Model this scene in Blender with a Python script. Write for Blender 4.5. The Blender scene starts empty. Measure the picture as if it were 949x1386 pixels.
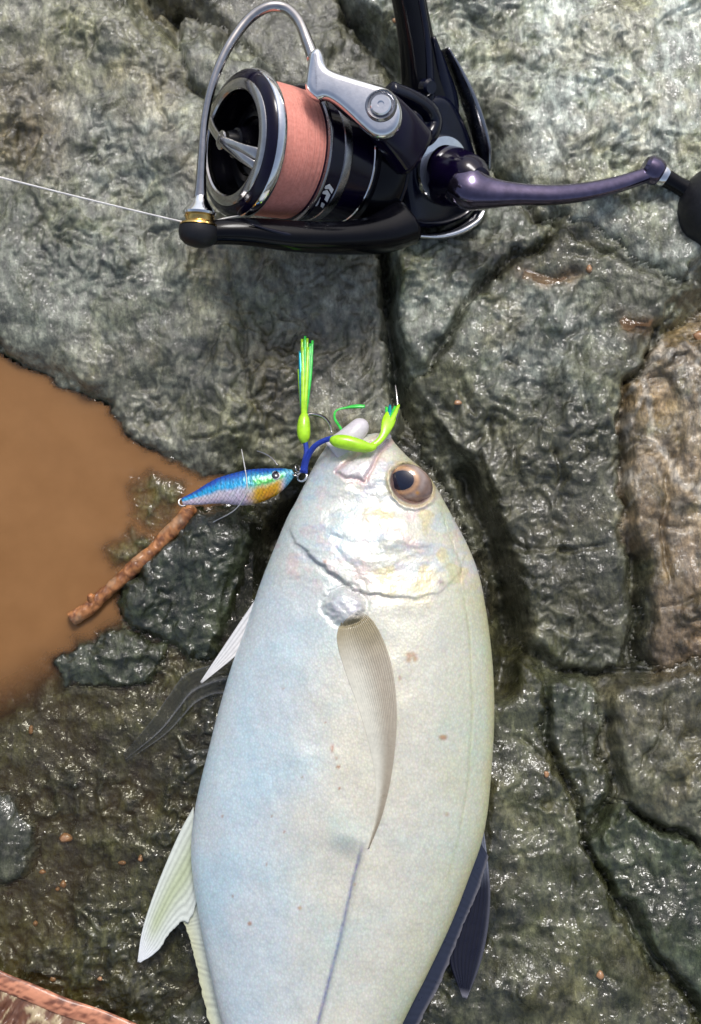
import bpy, bmesh, math, random
import numpy as np
from mathutils import Vector, Matrix

random.seed(7)
scene = bpy.context.scene
COL = scene.collection

# ------------------------------------------------------------------ camera, sky, sun, exposure
W0, H0 = 949.0, 1386.0
FPX = 693.0 / math.tan(math.radians(25))
CAM = Vector((0.0, -0.075, 0.40))
cd = bpy.data.cameras.new("camera")
cam = bpy.data.objects.new("camera", cd)
COL.objects.link(cam)
cam.location = CAM
FWD = (Vector((0, 0, 0)) - CAM).normalized()
cam.rotation_euler = FWD.to_track_quat('-Z', 'Y').to_euler()
cd.sensor_fit = 'VERTICAL'
cd.sensor_height = 24
cd.lens = 12 / math.tan(math.radians(25))
cd.clip_start = 0.005
cd.clip_end = 200
cd.dof.use_dof = True
cd.dof.focus_distance = 0.385
cd.dof.aperture_fstop = 9.0
scene.camera = cam
RGT = Vector((1, 0, 0))
UPV = RGT.cross(FWD).normalized()

SUN_EL, SUN_AZ = 55, 14          # azimuth from +Y towards +X
world = bpy.data.worlds.new("World")
scene.world = world
world.use_nodes = True
wn = world.node_tree.nodes
wl = world.node_tree.links
sky = wn.new('ShaderNodeTexSky')
sky.sky_type = 'NISHITA'
sky.sun_disc = False
sky.sun_elevation = math.radians(SUN_EL)
sky.sun_rotation = math.radians(SUN_AZ)
sky.dust_density = 4.0
sky.air_density = 1.0
sky.ozone_density = 1.0
hs = wn.new('ShaderNodeHueSaturation')
hs.inputs['Saturation'].default_value = 0.75
wl.new(sky.outputs[0], hs.inputs['Color'])
wl.new(hs.outputs[0], wn['Background'].inputs['Color'])
wn['Background'].inputs['Strength'].default_value = 0.12

sl = bpy.data.lights.new("sun", 'SUN')
sl.energy = 1.5
sl.angle = math.radians(16)
sl.color = (1.0, 0.99, 0.975)
sun = bpy.data.objects.new("sun", sl)
COL.objects.link(sun)
sd = Vector((math.sin(math.radians(SUN_AZ)) * math.cos(math.radians(SUN_EL)),
             math.cos(math.radians(SUN_AZ)) * math.cos(math.radians(SUN_EL)),
             math.sin(math.radians(SUN_EL))))
sun.rotation_euler = (-sd).to_track_quat('-Z', 'Y').to_euler()
sun.location = (0, 0, 2)

scene.view_settings.view_transform = 'Standard'
scene.view_settings.look = 'None'
scene.view_settings.gamma = 1
scene.view_settings.use_curve_mapping = False
scene.view_settings.exposure = 0.35

# ------------------------------------------------------------------ helpers: pixels, noise, meshes
def ray(px, py):
    return RGT * ((px - W0 / 2) / FPX) + UPV * (-(py - H0 / 2) / FPX) + FWD

def P(px, py, z):                       # z in millimetres
    d = ray(px, py)
    t = (z * 0.001 - CAM.z) / d.z
    return CAM + d * t

def PA(px, py, z):                      # arrays -> (...,3)
    px = np.asarray(px, float); py = np.asarray(py, float); z = np.asarray(z, float)
    dx = (px - W0 / 2) / FPX; dy = -(py - H0 / 2) / FPX
    D = dx[..., None] * np.array(RGT) + dy[..., None] * np.array(UPV) + np.array(FWD)
    t = (z * 0.001 - CAM.z) / D[..., 2]
    return np.array(CAM) + D * t[..., None]

def proj(X, Y, Z):                      # world arrays -> px, py
    q = np.stack([X - CAM.x, Y - CAM.y, Z - CAM.z], -1)
    w = q @ np.array(FWD)
    return W0 / 2 + FPX * (q @ np.array(RGT)) / w, H0 / 2 - FPX * (q @ np.array(UPV)) / w

def ray_plane(px, py, C, n):
    d = ray(px, py)
    return CAM + d * ((C - CAM).dot(n) / d.dot(n))

def hsh(ix, iy, seed):
    h = (ix.astype(np.int64) * 374761393 + iy.astype(np.int64) * 668265263 + seed * 2147483647) & 0xffffffff
    h = ((h ^ (h >> 13)) * 1274126177) & 0xffffffff
    h = (h ^ (h >> 16)) & 0xffffff
    return h.astype(np.float64) / 0xffffff

def vn(x, y, seed=0):
    ix = np.floor(x); iy = np.floor(y)
    fx = x - ix; fy = y - iy
    ux = fx * fx * fx * (fx * (fx * 6 - 15) + 10); uy = fy * fy * fy * (fy * (fy * 6 - 15) + 10)
    a = hsh(ix, iy, seed); b = hsh(ix + 1, iy, seed); c = hsh(ix, iy + 1, seed); d = hsh(ix + 1, iy + 1, seed)
    return (a * (1 - ux) + b * ux) * (1 - uy) + (c * (1 - ux) + d * ux) * uy * 1.0

def fbm(x, y, o=4, seed=0, gain=0.5, ridged=False):
    s = np.zeros_like(x, dtype=float); a = 1.0; t = 0.0
    c, sn = math.cos(0.6), math.sin(0.6)
    for i in range(o):
        n = vn(x, y, seed + i * 17)
        if ridged:
            n = 1 - np.abs(2 * n - 1)
        s += a * n; t += a; a *= gain
        x, y = (x * c - y * sn) * 2.03 + 11.3, (x * sn + y * c) * 2.03 - 7.7
    return s / t

def sstep(a, b, x):
    t = np.clip((x - a) / (b - a), 0, 1)
    return t * t * (3 - 2 * t)

def poly_sd(px, py, poly):              # positive inside
    poly = np.asarray(poly, float)
    n = len(poly); best = np.full(px.shape, 1e18); ins = np.zeros(px.shape, bool)
    for i in range(n):
        ax, ay = poly[i]; bx, by = poly[(i + 1) % n]
        ex, ey = bx - ax, by - ay
        wx, wy = px - ax, py - ay
        t = np.clip((wx * ex + wy * ey) / (ex * ex + ey * ey), 0, 1)
        best = np.minimum(best, (wx - ex * t) ** 2 + (wy - ey * t) ** 2)
        if ey != 0:
            c = ((ay > py) != (by > py)) & (px < (bx - ax) * (py - ay) / ey + ax)
            ins ^= c
    d = np.sqrt(best)
    return np.where(ins, d, -d)

def line_d(px, py, pts, signed=False):  # distance to polyline, parameter 0..1 along it
    best = np.full(px.shape, 1e18); sg = np.ones(px.shape); par = np.zeros(px.shape)
    n = len(pts) - 1
    for i in range(n):
        ax, ay = pts[i]; bx, by = pts[i + 1]
        ex, ey = bx - ax, by - ay
        wx, wy = px - ax, py - ay
        t = np.clip((wx * ex + wy * ey) / (ex * ex + ey * ey), 0, 1)
        d = (wx - ex * t) ** 2 + (wy - ey * t) ** 2
        m = d < best
        best = np.where(m, d, best)
        sg = np.where(m, np.sign(ex * wy - ey * wx), sg)
        par = np.where(m, (i + t) / n, par)
    d = np.sqrt(best)
    return (d * sg if signed else d), par

def spline(pts, n):                     # Catmull-Rom through the control points (any dimension)
    p = [np.array(q, float) for q in pts]
    p = [2 * p[0] - p[1]] + p + [2 * p[-1] - p[-2]]
    seg = len(p) - 3
    out = []
    for k in range(n):
        t = k / (n - 1) * seg
        i = min(int(t), seg - 1); f = t - i
        a, b, c, d = p[i:i + 4]
        out.append(0.5 * (2 * b + (c - a) * f + (2 * a - 5 * b + 4 * c - d) * f * f + (3 * b - a - 3 * c + d) * f ** 3))
    return out

def mesh_obj(name, verts, faces, mat=None, parent=None, smooth=True, cols=None, attrs=None):
    me = bpy.data.meshes.new(name)
    verts = np.asarray(verts, dtype=np.float32)
    if isinstance(faces, np.ndarray):
        nf, k = faces.shape
        me.vertices.add(len(verts)); me.vertices.foreach_set("co", verts.ravel())
        me.loops.add(nf * k); me.loops.foreach_set("vertex_index", faces.astype(np.int32).ravel())
        me.polygons.add(nf); me.polygons.foreach_set("loop_start", np.arange(0, nf * k, k, dtype=np.int32))
        me.update(calc_edges=True)
    else:
        me.from_pydata([tuple(map(float, v)) for v in verts], [], faces)
        me.update()
    me.validate()
    if smooth:
        me.polygons.foreach_set("use_smooth", np.ones(len(me.polygons), bool))
    if cols is not None:
        a = me.color_attributes.new("tint", 'FLOAT_COLOR', 'POINT')
        c4 = np.ones((len(verts), 4), np.float32); c4[:, :3] = cols
        a.data.foreach_set("color", c4.ravel())
    for k, v in (attrs or {}).items():
        a = me.attributes.new(k, 'FLOAT', 'POINT')
        a.data.foreach_set("value", np.asarray(v, np.float32).ravel())
    if mat:
        me.materials.append(mat)
    o = bpy.data.objects.new(name, me)
    COL.objects.link(o)
    if parent:
        o.parent = parent
        o.matrix_parent_inverse = parent.matrix_basis.inverted()
    return o

def fix_normals(o):
    bm = bmesh.new(); bm.from_mesh(o.data)
    bmesh.ops.recalc_face_normals(bm, faces=bm.faces)
    bm.to_mesh(o.data); bm.free()
    return o

def tag(o, label=None, cat=None, group=None, kind=None):
    if label: o['label'] = label
    if cat: o['category'] = cat
    if group: o['group'] = group
    if kind: o['kind'] = kind
    return o

def empty(name, loc):
    o = bpy.data.objects.new(name, None)
    o.location = loc; o.empty_display_size = 0.01
    COL.objects.link(o)
    return o

def grid_faces(nr, nc, wrap=False):
    i = np.arange(nr - 1)[:, None]; m = nc if wrap else nc - 1
    j = np.arange(m)[None, :]; j2 = (j + 1) % nc
    return np.stack([i * nc + j, i * nc + j2, (i + 1) * nc + j2, (i + 1) * nc + j], -1).reshape(-1, 4)

def loft(name, path, ra, rb=None, mat=None, parent=None, n=14, up=None, power=2.0, samples=None, cols=None):
    """elliptical tube along a smoothed path (world points); ra, rb half sizes in mm at the control points"""
    k = samples or max(8, len(path) * 6)
    pts = np.array(spline([tuple(p) for p in path], k))
    rb = ra if rb is None else rb
    A = np.array(spline([(r,) for r in ra], k))[:, 0] * 0.001
    B = np.array(spline([(r,) for r in rb], k))[:, 0] * 0.001
    tan = np.gradient(pts, axis=0); tan /= np.linalg.norm(tan, axis=1)[:, None]
    u0 = np.array(up if up is not None else (0, 0, 1), float)
    V = []
    th = np.arange(n) * 2 * math.pi / n
    c, s = np.cos(th), np.sin(th)
    if power != 2.0:
        c = np.sign(c) * np.abs(c) ** (2 / power); s = np.sign(s) * np.abs(s) ** (2 / power)
    u = u0 - tan[0] * u0.dot(tan[0]); u /= np.linalg.norm(u)
    for i in range(k):
        u = u - tan[i] * u.dot(tan[i]); u /= np.linalg.norm(u)
        w = np.cross(tan[i], u)
        V.append(pts[i] + np.outer(c * max(A[i], 1e-5), w) + np.outer(s * max(B[i], 1e-5), u))
    V = np.concatenate(V)
    F = [tuple(f) for f in grid_faces(k, n, True)]
    V = np.concatenate([V, pts[:1], pts[-1:]])
    a, b = k * n, k * n + 1
    for j in range(n):
        F.append((a, (j + 1) % n, j)); F.append((b, (k - 1) * n + j, (k - 1) * n + (j + 1) % n))
    o = mesh_obj(name, V, F, mat, parent, cols=cols(V) if cols else None)
    return fix_normals(o)

def frame_of(axis):
    a = axis.normalized()
    u = Vector((0, 1, 0)); u = (u - a * u.dot(a)).normalized()
    return a, u, a.cross(u)

def lathe(name, O, axis, prof, mat, parent=None, n=72, close=False, sharp=35):
    """prof: list of (s, r) in metres along axis from O"""
    a, u, v = frame_of(axis)
    V = []
    for s, r in prof:
        for j in range(n):
            th = 2 * math.pi * j / n
            V.append(O + a * s + (u * math.cos(th) + v * math.sin(th)) * max(r, 1e-6))
    F = [tuple(f) for f in grid_faces(len(prof), n, True)]
    if close:
        F += [tuple(f) for f in [[(len(prof) - 1) * n + j, (len(prof) - 1) * n + (j + 1) % n, (j + 1) % n, j] for j in range(n)]]
    o = mesh_obj(name, [tuple(q) for q in V], F, mat, parent)
    fix_normals(o)
    o.data.set_sharp_from_angle(angle=math.radians(sharp))
    return o

def slab(name, pts, n, thick, mat, parent=None, bev=0.0008, seg=3, crown=0.0):
    """closed plate from an outline of world points, extruded backwards along -n, edges bevelled"""
    bm = bmesh.new()
    vs = [bm.verts.new(p) for p in pts]
    f = bm.faces.new(vs)
    r = bmesh.ops.extrude_face_region(bm, geom=[f])
    bmesh.ops.translate(bm, verts=[e for e in r['geom'] if isinstance(e, bmesh.types.BMVert)], vec=-n * thick)
    bmesh.ops.recalc_face_normals(bm, faces=bm.faces)
    if bev:
        ed = [e for e in bm.edges if len(e.link_faces) == 2 and e.calc_face_angle(0) > 0.9]
        bmesh.ops.bevel(bm, geom=ed, offset=bev, segments=seg, affect='EDGES', profile=0.5)
    bmesh.ops.triangulate(bm, faces=[f for f in bm.faces if len(f.verts) > 6])
    me = bpy.data.meshes.new(name); bm.to_mesh(me); bm.free()
    me.polygons.foreach_set("use_smooth", np.ones(len(me.polygons), bool))
    me.set_sharp_from_angle(angle=math.radians(40))
    me.materials.append(mat)
    o = bpy.data.objects.new(name, me); COL.objects.link(o)
    if parent:
        o.parent = parent; o.matrix_parent_inverse = parent.matrix_basis.inverted()
    return o

# ------------------------------------------------------------------ materials
def newmat(name):
    m = bpy.data.materials.new(name); m.use_nodes = True
    nt = m.node_tree
    return m, nt, nt.nodes['Principled BSDF']

def node(nt, t, **kw):
    n = nt.nodes.new(t)
    for k, v in kw.items():
        if k in n.inputs: n.inputs[k].default_value = v
        else: setattr(n, k, v)
    return n

def noise(nt, scale, detail=4, rough=0.55, vec=None):
    n = node(nt, 'ShaderNodeTexNoise', Scale=scale, Detail=detail, Roughness=rough)
    if vec is None:
        g = nt.nodes.get('geo') or nt.nodes.new('ShaderNodeNewGeometry'); g.name = 'geo'
        vec = g.outputs['Position']
    nt.links.new(vec, n.inputs['Vector'])
    return n

def ramp(nt, src, stops):
    r = nt.nodes.new('ShaderNodeValToRGB')
    el = r.color_ramp.elements
    while len(el) < len(stops): el.new(0.5)
    for e, (p, c) in zip(el, stops):
        e.position = p; e.color = (c, c, c, 1) if not isinstance(c, tuple) else (*c, 1)
    nt.links.new(src, r.inputs[0])
    return r

def bump(nt, h, strength, dist, prev=None):
    b = node(nt, 'ShaderNodeBump', Strength=strength, Distance=dist)
    nt.links.new(h, b.inputs['Height'])
    if prev: nt.links.new(prev.outputs[0], b.inputs['Normal'])
    return b

def math_n(nt, op, a, b):
    m = nt.nodes.new('ShaderNodeMath'); m.operation = op
    for i, v in enumerate((a, b)):
        if isinstance(v, (int, float)): m.inputs[i].default_value = v
        else: nt.links.new(v, m.inputs[i])
    return m

def mixc(nt, fac, a, b, mode='MIX'):
    m = nt.nodes.new('ShaderNodeMix'); m.data_type = 'RGBA'; m.blend_type = mode
    for idx, v in ((0, fac), (6, a), (7, b)):
        if isinstance(v, (int, float)): m.inputs[idx].default_value = v
        elif isinstance(v, tuple): m.inputs[idx].default_value = (*v, 1)
        else: nt.links.new(v, m.inputs[idx])
    return m

def simple(name, col, rough=0.4, metal=0.0, coat=0.0, var=0.15, vscale=400, bmp=0.0, bscale=1500, spec=0.5):
    """plain painted / plastic / metal material with slight procedural wear"""
    m, nt, b = newmat(name)
    n = noise(nt, vscale, 4)
    lo = tuple(max(0, c * (1 - var)) for c in col); hi = tuple(min(1, c * (1 + var)) for c in col)
    r = ramp(nt, n.outputs[0], [(0.35, lo), (0.65, hi)])
    nt.links.new(r.outputs[0], b.inputs['Base Color'])
    rr = ramp(nt, noise(nt, vscale * 0.6, 5).outputs[0], [(0.3, max(0.02, rough * 0.75)), (0.7, min(1, rough * 1.3))])
    nt.links.new(rr.outputs[0], b.inputs['Roughness'])
    b.inputs['Metallic'].default_value = metal
    b.inputs['Coat Weight'].default_value = coat
    b.inputs['Coat Roughness'].default_value = 0.08
    b.inputs['Specular IOR Level'].default_value = spec
    if bmp:
        bb = bump(nt, noise(nt, bscale, 3).outputs[0], bmp, 0.0005)
        nt.links.new(bb.outputs[0], b.inputs['Normal'])
    return m

def rock_mat():
    m, nt, b = newmat("wet_rock")
    at = node(nt, 'ShaderNodeAttribute', attribute_name="tint")
    wet = node(nt, 'ShaderNodeAttribute', attribute_name="wet")
    g = nt.nodes.new('ShaderNodeNewGeometry'); g.name = 'geo'
    mp = node(nt, 'ShaderNodeMapping')
    nt.links.new(g.outputs['Position'], mp.inputs['Vector'])
    mp.inputs['Rotation'].default_value = (0, 0, math.radians(35))
    mp.inputs['Scale'].default_value = (1.0, 0.42, 1.0)
    # mineral flakes, speckle and stains multiply the tint
    n1 = noise(nt, 330, 9, 0.72, mp.outputs[0])
    r1 = ramp(nt, n1.outputs[0], [(0.30, 0.22), (0.45, 0.62), (0.56, 1.15), (0.68, 1.9)])
    c1 = mixc(nt, 1.0, at.outputs['Color'], r1.outputs[0], 'MULTIPLY')
    n2 = noise(nt, 85, 7, 0.68)
    r2 = ramp(nt, n2.outputs[0], [(0.36, (0.50, 0.52, 0.36)), (0.48, (0.95, 0.95, 0.90)), (0.64, (1.38, 1.36, 1.32))])
    c2 = mixc(nt, 1.0, c1.outputs[2], r2.outputs[0], 'MULTIPLY')
    nt.links.new(c2.outputs[2], b.inputs['Base Color'])
    g1 = noise(nt, 460, 7, 0.68, mp.outputs[0])
    g2 = noise(nt, 1300, 4, 0.65)
    b1 = bump(nt, g1.outputs[0], 0.9, 0.0010)
    b2 = bump(nt, g2.outputs[0], 0.4, 0.0003, b1)
    nt.links.new(b2.outputs[0], b.inputs['Normal'])
    rr = ramp(nt, noise(nt, 140, 6, 0.65).outputs[0], [(0.35, 0.18), (0.65, 0.46)])
    nt.links.new(rr.outputs[0], b.inputs['Roughness'])
    sp = math_n(nt, 'MULTIPLY_ADD', wet.outputs['Fac'], -0.75); sp.inputs[2].default_value = 1.15
    nt.links.new(sp.outputs[0], b.inputs['Specular IOR Level'])
    # water film: smoother than the stone beneath it
    wf = noise(nt, 190, 3, 0.5)
    cb = bump(nt, wf.outputs[0], 1.0, 0.0022)
    nt.links.new(cb.outputs[0], b.inputs['Coat Normal'])
    wr = ramp(nt, noise(nt, 70, 6, 0.65).outputs[0], [(0.38, 0.1), (0.54, 1.0)])
    wm = math_n(nt, 'MULTIPLY', wet.outputs['Fac'], wr.outputs[0])
    nt.links.new(wm.outputs[0], b.inputs['Coat Weight'])
    b.inputs['Coat Roughness'].default_value = 0.05
    b.inputs['Coat IOR'].default_value = 1.5
    return m

def tint_mat(name, rough=0.35, metal=0.0, coat=0.0, scale_bump=None, sss=0.0, trans=0.0):
    m, nt, b = newmat(name)
    at = node(nt, 'ShaderNodeAttribute', attribute_name="tint")
    n = noise(nt, 700, 5, 0.6)
    r = ramp(nt, n.outputs[0], [(0.3, 0.9), (0.7, 1.06)])
    c = mixc(nt, 1.0, at.outputs['Color'], r.outputs[0], 'MULTIPLY')
    nt.links.new(c.outputs[2], b.inputs['Base Color'])
    rr = ramp(nt, noise(nt, 250, 5).outputs[0], [(0.3, rough * 0.8), (0.7, rough * 1.25)])
    nt.links.new(rr.outputs[0], b.inputs['Roughness'])
    b.inputs['Metallic'].default_value = metal
    b.inputs['Coat Weight'].default_value = coat
    b.inputs['Coat Roughness'].default_value = 0.1
    if trans: b.inputs['Transmission Weight'].default_value = trans
    if sss:
        b.inputs['Subsurface Weight'].default_value = sss
        b.inputs['Subsurface Radius'].default_value = (0.002, 0.0015, 0.0012)
    if scale_bump:
        sc, st, dist = scale_bump
        v = node(nt, 'ShaderNodeTexVoronoi', Scale=sc)
        g = nt.nodes.get('geo')
        mp = node(nt, 'ShaderNodeMapping'); mp.inputs['Scale'].default_value = (1, 0.75, 0.6)
        nt.links.new(g.outputs['Position'], mp.inputs['Vector'])
        nt.links.new(mp.outputs[0], v.inputs['Vector'])
        b1 = bump(nt, v.outputs['Distance'], st, dist)
        b2 = bump(nt, noise(nt, 300, 4).outputs[0], 0.15, 0.0008, b1)
        nt.links.new(b2.outputs[0], b.inputs['Normal'])
        # iridescence of the silvery skin: hue drifts in broad soft patches
        ir = noise(nt, 38, 3, 0.5)
        ic = ramp(nt, ir.outputs[0], [(0.35, (0.90, 1.0, 1.04)), (0.5, (1, 1, 1)), (0.65, (1.02, 1.0, 0.97))])
        c3 = mixc(nt, 1.0, c.outputs[2], ic.outputs[0], 'MULTIPLY')
        vr = ramp(nt, v.outputs['Distance'], [(0.0, 1.04), (0.7, 0.88)])
        c5 = mixc(nt, 0.06, c3.outputs[2], v.outputs['Color'], 'OVERLAY')
        c4 = mixc(nt, 1.0, c5.outputs[2], vr.outputs[0], 'MULTIPLY')
        nt.links.new(c4.outputs[2], b.inputs['Base Color'])
    return m

M = {}
M['rock'] = rock_mat()
M['fish'] = tint_mat("fish_skin", 0.36, 0.16, 0.14, scale_bump=(1300, 0.13, 0.0005))
M['fin'] = tint_mat("fin_membrane", 0.28, 0.0, 0.5)
M['wetfin'] = tint_mat("wet_dark_membrane", 0.16, 0.0, 0.8)
M['wetfin'].node_tree.nodes['Principled BSDF'].inputs['Alpha'].default_value = 0.3
M['pecfin'] = tint_mat("pectoral_membrane", 0.3, 0.0, 0.4)
M['pecfin'].node_tree.nodes['Principled BSDF'].inputs['Alpha'].default_value = 0.72
M['darkfin'] = tint_mat("dark_fin_membrane", 0.32, 0.0, 0.15)
M['lure'] = tint_mat("lure_foil", 0.3, 0.1, 0.35, scale_bump=(900, 0.35, 0.0005))
M['bark'] = tint_mat("twig_bark", 0.55, 0.0, 0.3)
M['tint'] = tint_mat("painted_tint", 0.45)
M['black'] = simple("black_gloss", (0.003, 0.003, 0.005), 0.16, 0.0, 0.0, spec=0.22)
M['navy'] = simple("blue_black_gloss", (0.003, 0.004, 0.014), 0.14, 0.0, 0.0, spec=0.4)
M['violet'] = simple("violet_black_anodised", (0.004, 0.002, 0.014), 0.14, 0.0, 0.0, spec=0.35)
M['purple'] = simple("purple_anodised", (0.11, 0.093, 0.155), 0.16, 0.95, 0.3)
M['chrome'] = simple("chrome", (0.82, 0.82, 0.84), 0.07, 1.0, var=0.05, bmp=0.12, bscale=220)
M['wire'] = simple("satin_steel", (0.50, 0.48, 0.47), 0.16, 1.0, var=0.08)
M['steel'] = simple("grey_steel", (0.34, 0.34, 0.36), 0.25, 1.0, var=0.1)
M['gold'] = simple("gold_ring", (0.72, 0.48, 0.16), 0.2, 1.0)
M['rubber'] = simple("black_rubber", (0.006, 0.006, 0.009), 0.5, 0.0, 0.0, bmp=0.1)
M['white'] = simple("white_print", (0.75, 0.75, 0.75), 0.4)
M['line'] = simple("white_line", (0.72, 0.70, 0.68), 0.35)
M['clear'] = simple("nylon_line", (0.55, 0.55, 0.55), 0.2)
M['bluecord'] = simple("blue_cord", (0.015, 0.05, 0.42), 0.5, bmp=0.8, bscale=2500)
M['lime'] = simple("lime_rubber", (0.42, 0.78, 0.02), 0.3, coat=0.4)
M['green'] = simple("green_rubber", (0.05, 0.62, 0.08), 0.3, coat=0.4)
M['teal'] = simple("teal_foil", (0.02, 0.35, 0.45), 0.25, 0.5)
M['pebble'] = simple("orange_pebble", (0.34, 0.18, 0.085), 0.4, coat=0.5, bmp=0.3, bscale=900)
M['pupil'] = simple("pupil", (0.004, 0.006, 0.022), 0.06, coat=1.0)

# ------------------------------------------------------------------ the rock: heights laid out block by block
FISH = [(505, 590), (526, 588), (553, 620), (577, 640), (600, 680), (632, 740), (656, 820), (666, 900), (668, 980),
        (658, 1100), (637, 1180), (600, 1280), (548, 1386), (495, 1500), (465, 1600), (440, 1700),
        (390, 1700), (365, 1600), (335, 1500), (300, 1386), (272, 1250), (258, 1140), (271, 1060), (302, 940),
        (330, 860), (357, 780), (388, 700), (420, 640), (447, 600)]
# key: polygon in photo pixels, base height mm, slope x, slope y (mm/px) about the centre, edge radius px, edge drop mm, colour, wetness
BL = {
 'A': ([(-700,-700),(60,-700),(120,-120),(170,-5),(240,55),(300,95),(360,150),(430,230),(505,320),(518,400),(528,480),(536,560),(520,600),(470,625),(420,655),(380,640),(330,650),(270,655),(225,625),(180,598),(130,550),(90,525),(40,500),(0,478),(-120,440),(-700,380)],
       2, 0.0, -0.03, (250, 330), 60, 11, (0.215,0.205,0.16), 0.45),
 'W': ([(236,60),(250,48),(290,60),(345,95),(345,125),(300,135),(278,128),(255,100)], 10, 0.03, -0.02, (290,90), 12, 4, (0.20,0.20,0.18), 0.3),
 'C': ([(190,-20),(150,-120),(120,-700),(470,-700),(440,-60),(455,0),(500,60),(545,120),(540,200),(470,180),(400,150),(345,95),(290,45)],
       -7, 0.0, -0.02, (380,50), 30, 10, (0.13,0.125,0.098), 0.3),
 'D': ([(500,-700),(1500,-700),(1500,250),(949,330),(925,370),(860,350),(790,310),(730,275),(660,200),(605,160),(575,110),(535,50),(490,-20),(475,-80)],
       5, 0.01, -0.01, (780,120), 14, 2.5, (0.27,0.28,0.26), 0.75),
 'E': ([(545,170),(605,172),(655,212),(716,277),(754,312),(698,343),(637,393),(588,462),(558,495),(546,470),(536,390),(530,330),(530,250)],
       -1, 0.0, 0.0, (610,330), 12, 2.5, (0.20,0.21,0.185), 0.7),
 'F': ([(768,316),(860,362),(912,388),(893,440),(876,480),(848,510),(836,580),(838,660),(850,760),(856,830),(842,903),(795,908),(740,890),(697,845),(684,790),(664,715),(630,640),(595,580),(563,515),(598,472),(648,402),(708,350)],
       1, 0.03, -0.035, (740,480), 16, 3, (0.135,0.133,0.10), 0.85),
 'G': ([(878,490),(905,472),(949,458),(1100,430),(1500,420),(1500,900),(1100,880),(940,903),(892,912),(880,830),(872,760),(852,680),(847,580),(858,520)],
       5, 0.02, -0.03, (920,600), 20, 4, (0.27,0.205,0.125), 0.5),
 'H': ([(824,948),(847,928),(890,922),(949,908),(1500,885),(1500,1230),(1100,1185),(949,1135),(885,1108),(848,1080),(828,1010)],
       -3, 0.01, -0.01, (890,1000), 14, 2.5, (0.095,0.09,0.062), 0.8),
 'I': ([(803,1145),(848,1102),(882,1122),(949,1150),(1100,1200),(1500,1250),(1500,1800),(1150,1800),(952,1368),(903,1298),(853,1222),(808,1165)],
       -7, 0.01, 0.0, (880,1200), 9, 2.2, (0.055,0.064,0.042), 1.0),
 'J': ([(742,917),(790,922),(816,942),(808,1010),(815,1070),(790,1108),(775,1060),(750,1000)], -9.5, 0, 0, (780,1000), 8, 2, (0.06,0.065,0.045), 0.9),
 'K': ([(640,870),(690,890),(733,915),(740,1000),(764,1060),(784,1120),(793,1162),(840,1235),(890,1312),(940,1388),(1130,1800),(200,1800),(200,1400),(640,1000)],
       -9, 0.0, 0.0, (700,1200), 9, 2.2, (0.068,0.068,0.040), 1.0),
 'L': ([(165,790),(200,745),(260,700),(330,690),(345,740),(340,800),(330,870),(300,900),(240,900),(190,860),(160,830)], -5, 0.01, -0.02, (250,800), 55, 9, (0.038,0.045,0.028), 1.0),
 'M': ([(80,890),(120,860),(170,850),(215,880),(215,915),(160,935),(90,925)], -9, 0, 0, (150,890), 35, 5, (0.045,0.05,0.03), 1.0),
 'N': ([(-700,1050),(-100,985),(0,965),(30,942),(70,905),(105,872),(150,838),(190,800),(260,780),(345,780),(340,1800),(-700,1800)], -13.2, 0.004, 0.0, (200,1150), 30, 6, (0.055,0.053,0.025), 1.0),
 'O': ([(-60,1075),(20,1070),(55,1110),(55,1160),(20,1200),(-60,1210)], -11, 0, 0, (10,1140), 35, 5, (0.06,0.062,0.05), 1.0),
 'S': ([(176,660),(215,640),(248,655),(250,690),(230,715),(200,725),(180,705)], -12.9, 0.012, 0.0, (215,685), 22, 5, (0.20,0.19,0.06), 0.5),
 'T': ([(150,745),(180,715),(208,730),(196,768),(160,778)], -13.4, 0.012, 0.0, (180,745), 20, 5, (0.17,0.16,0.055), 0.5),
}
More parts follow.
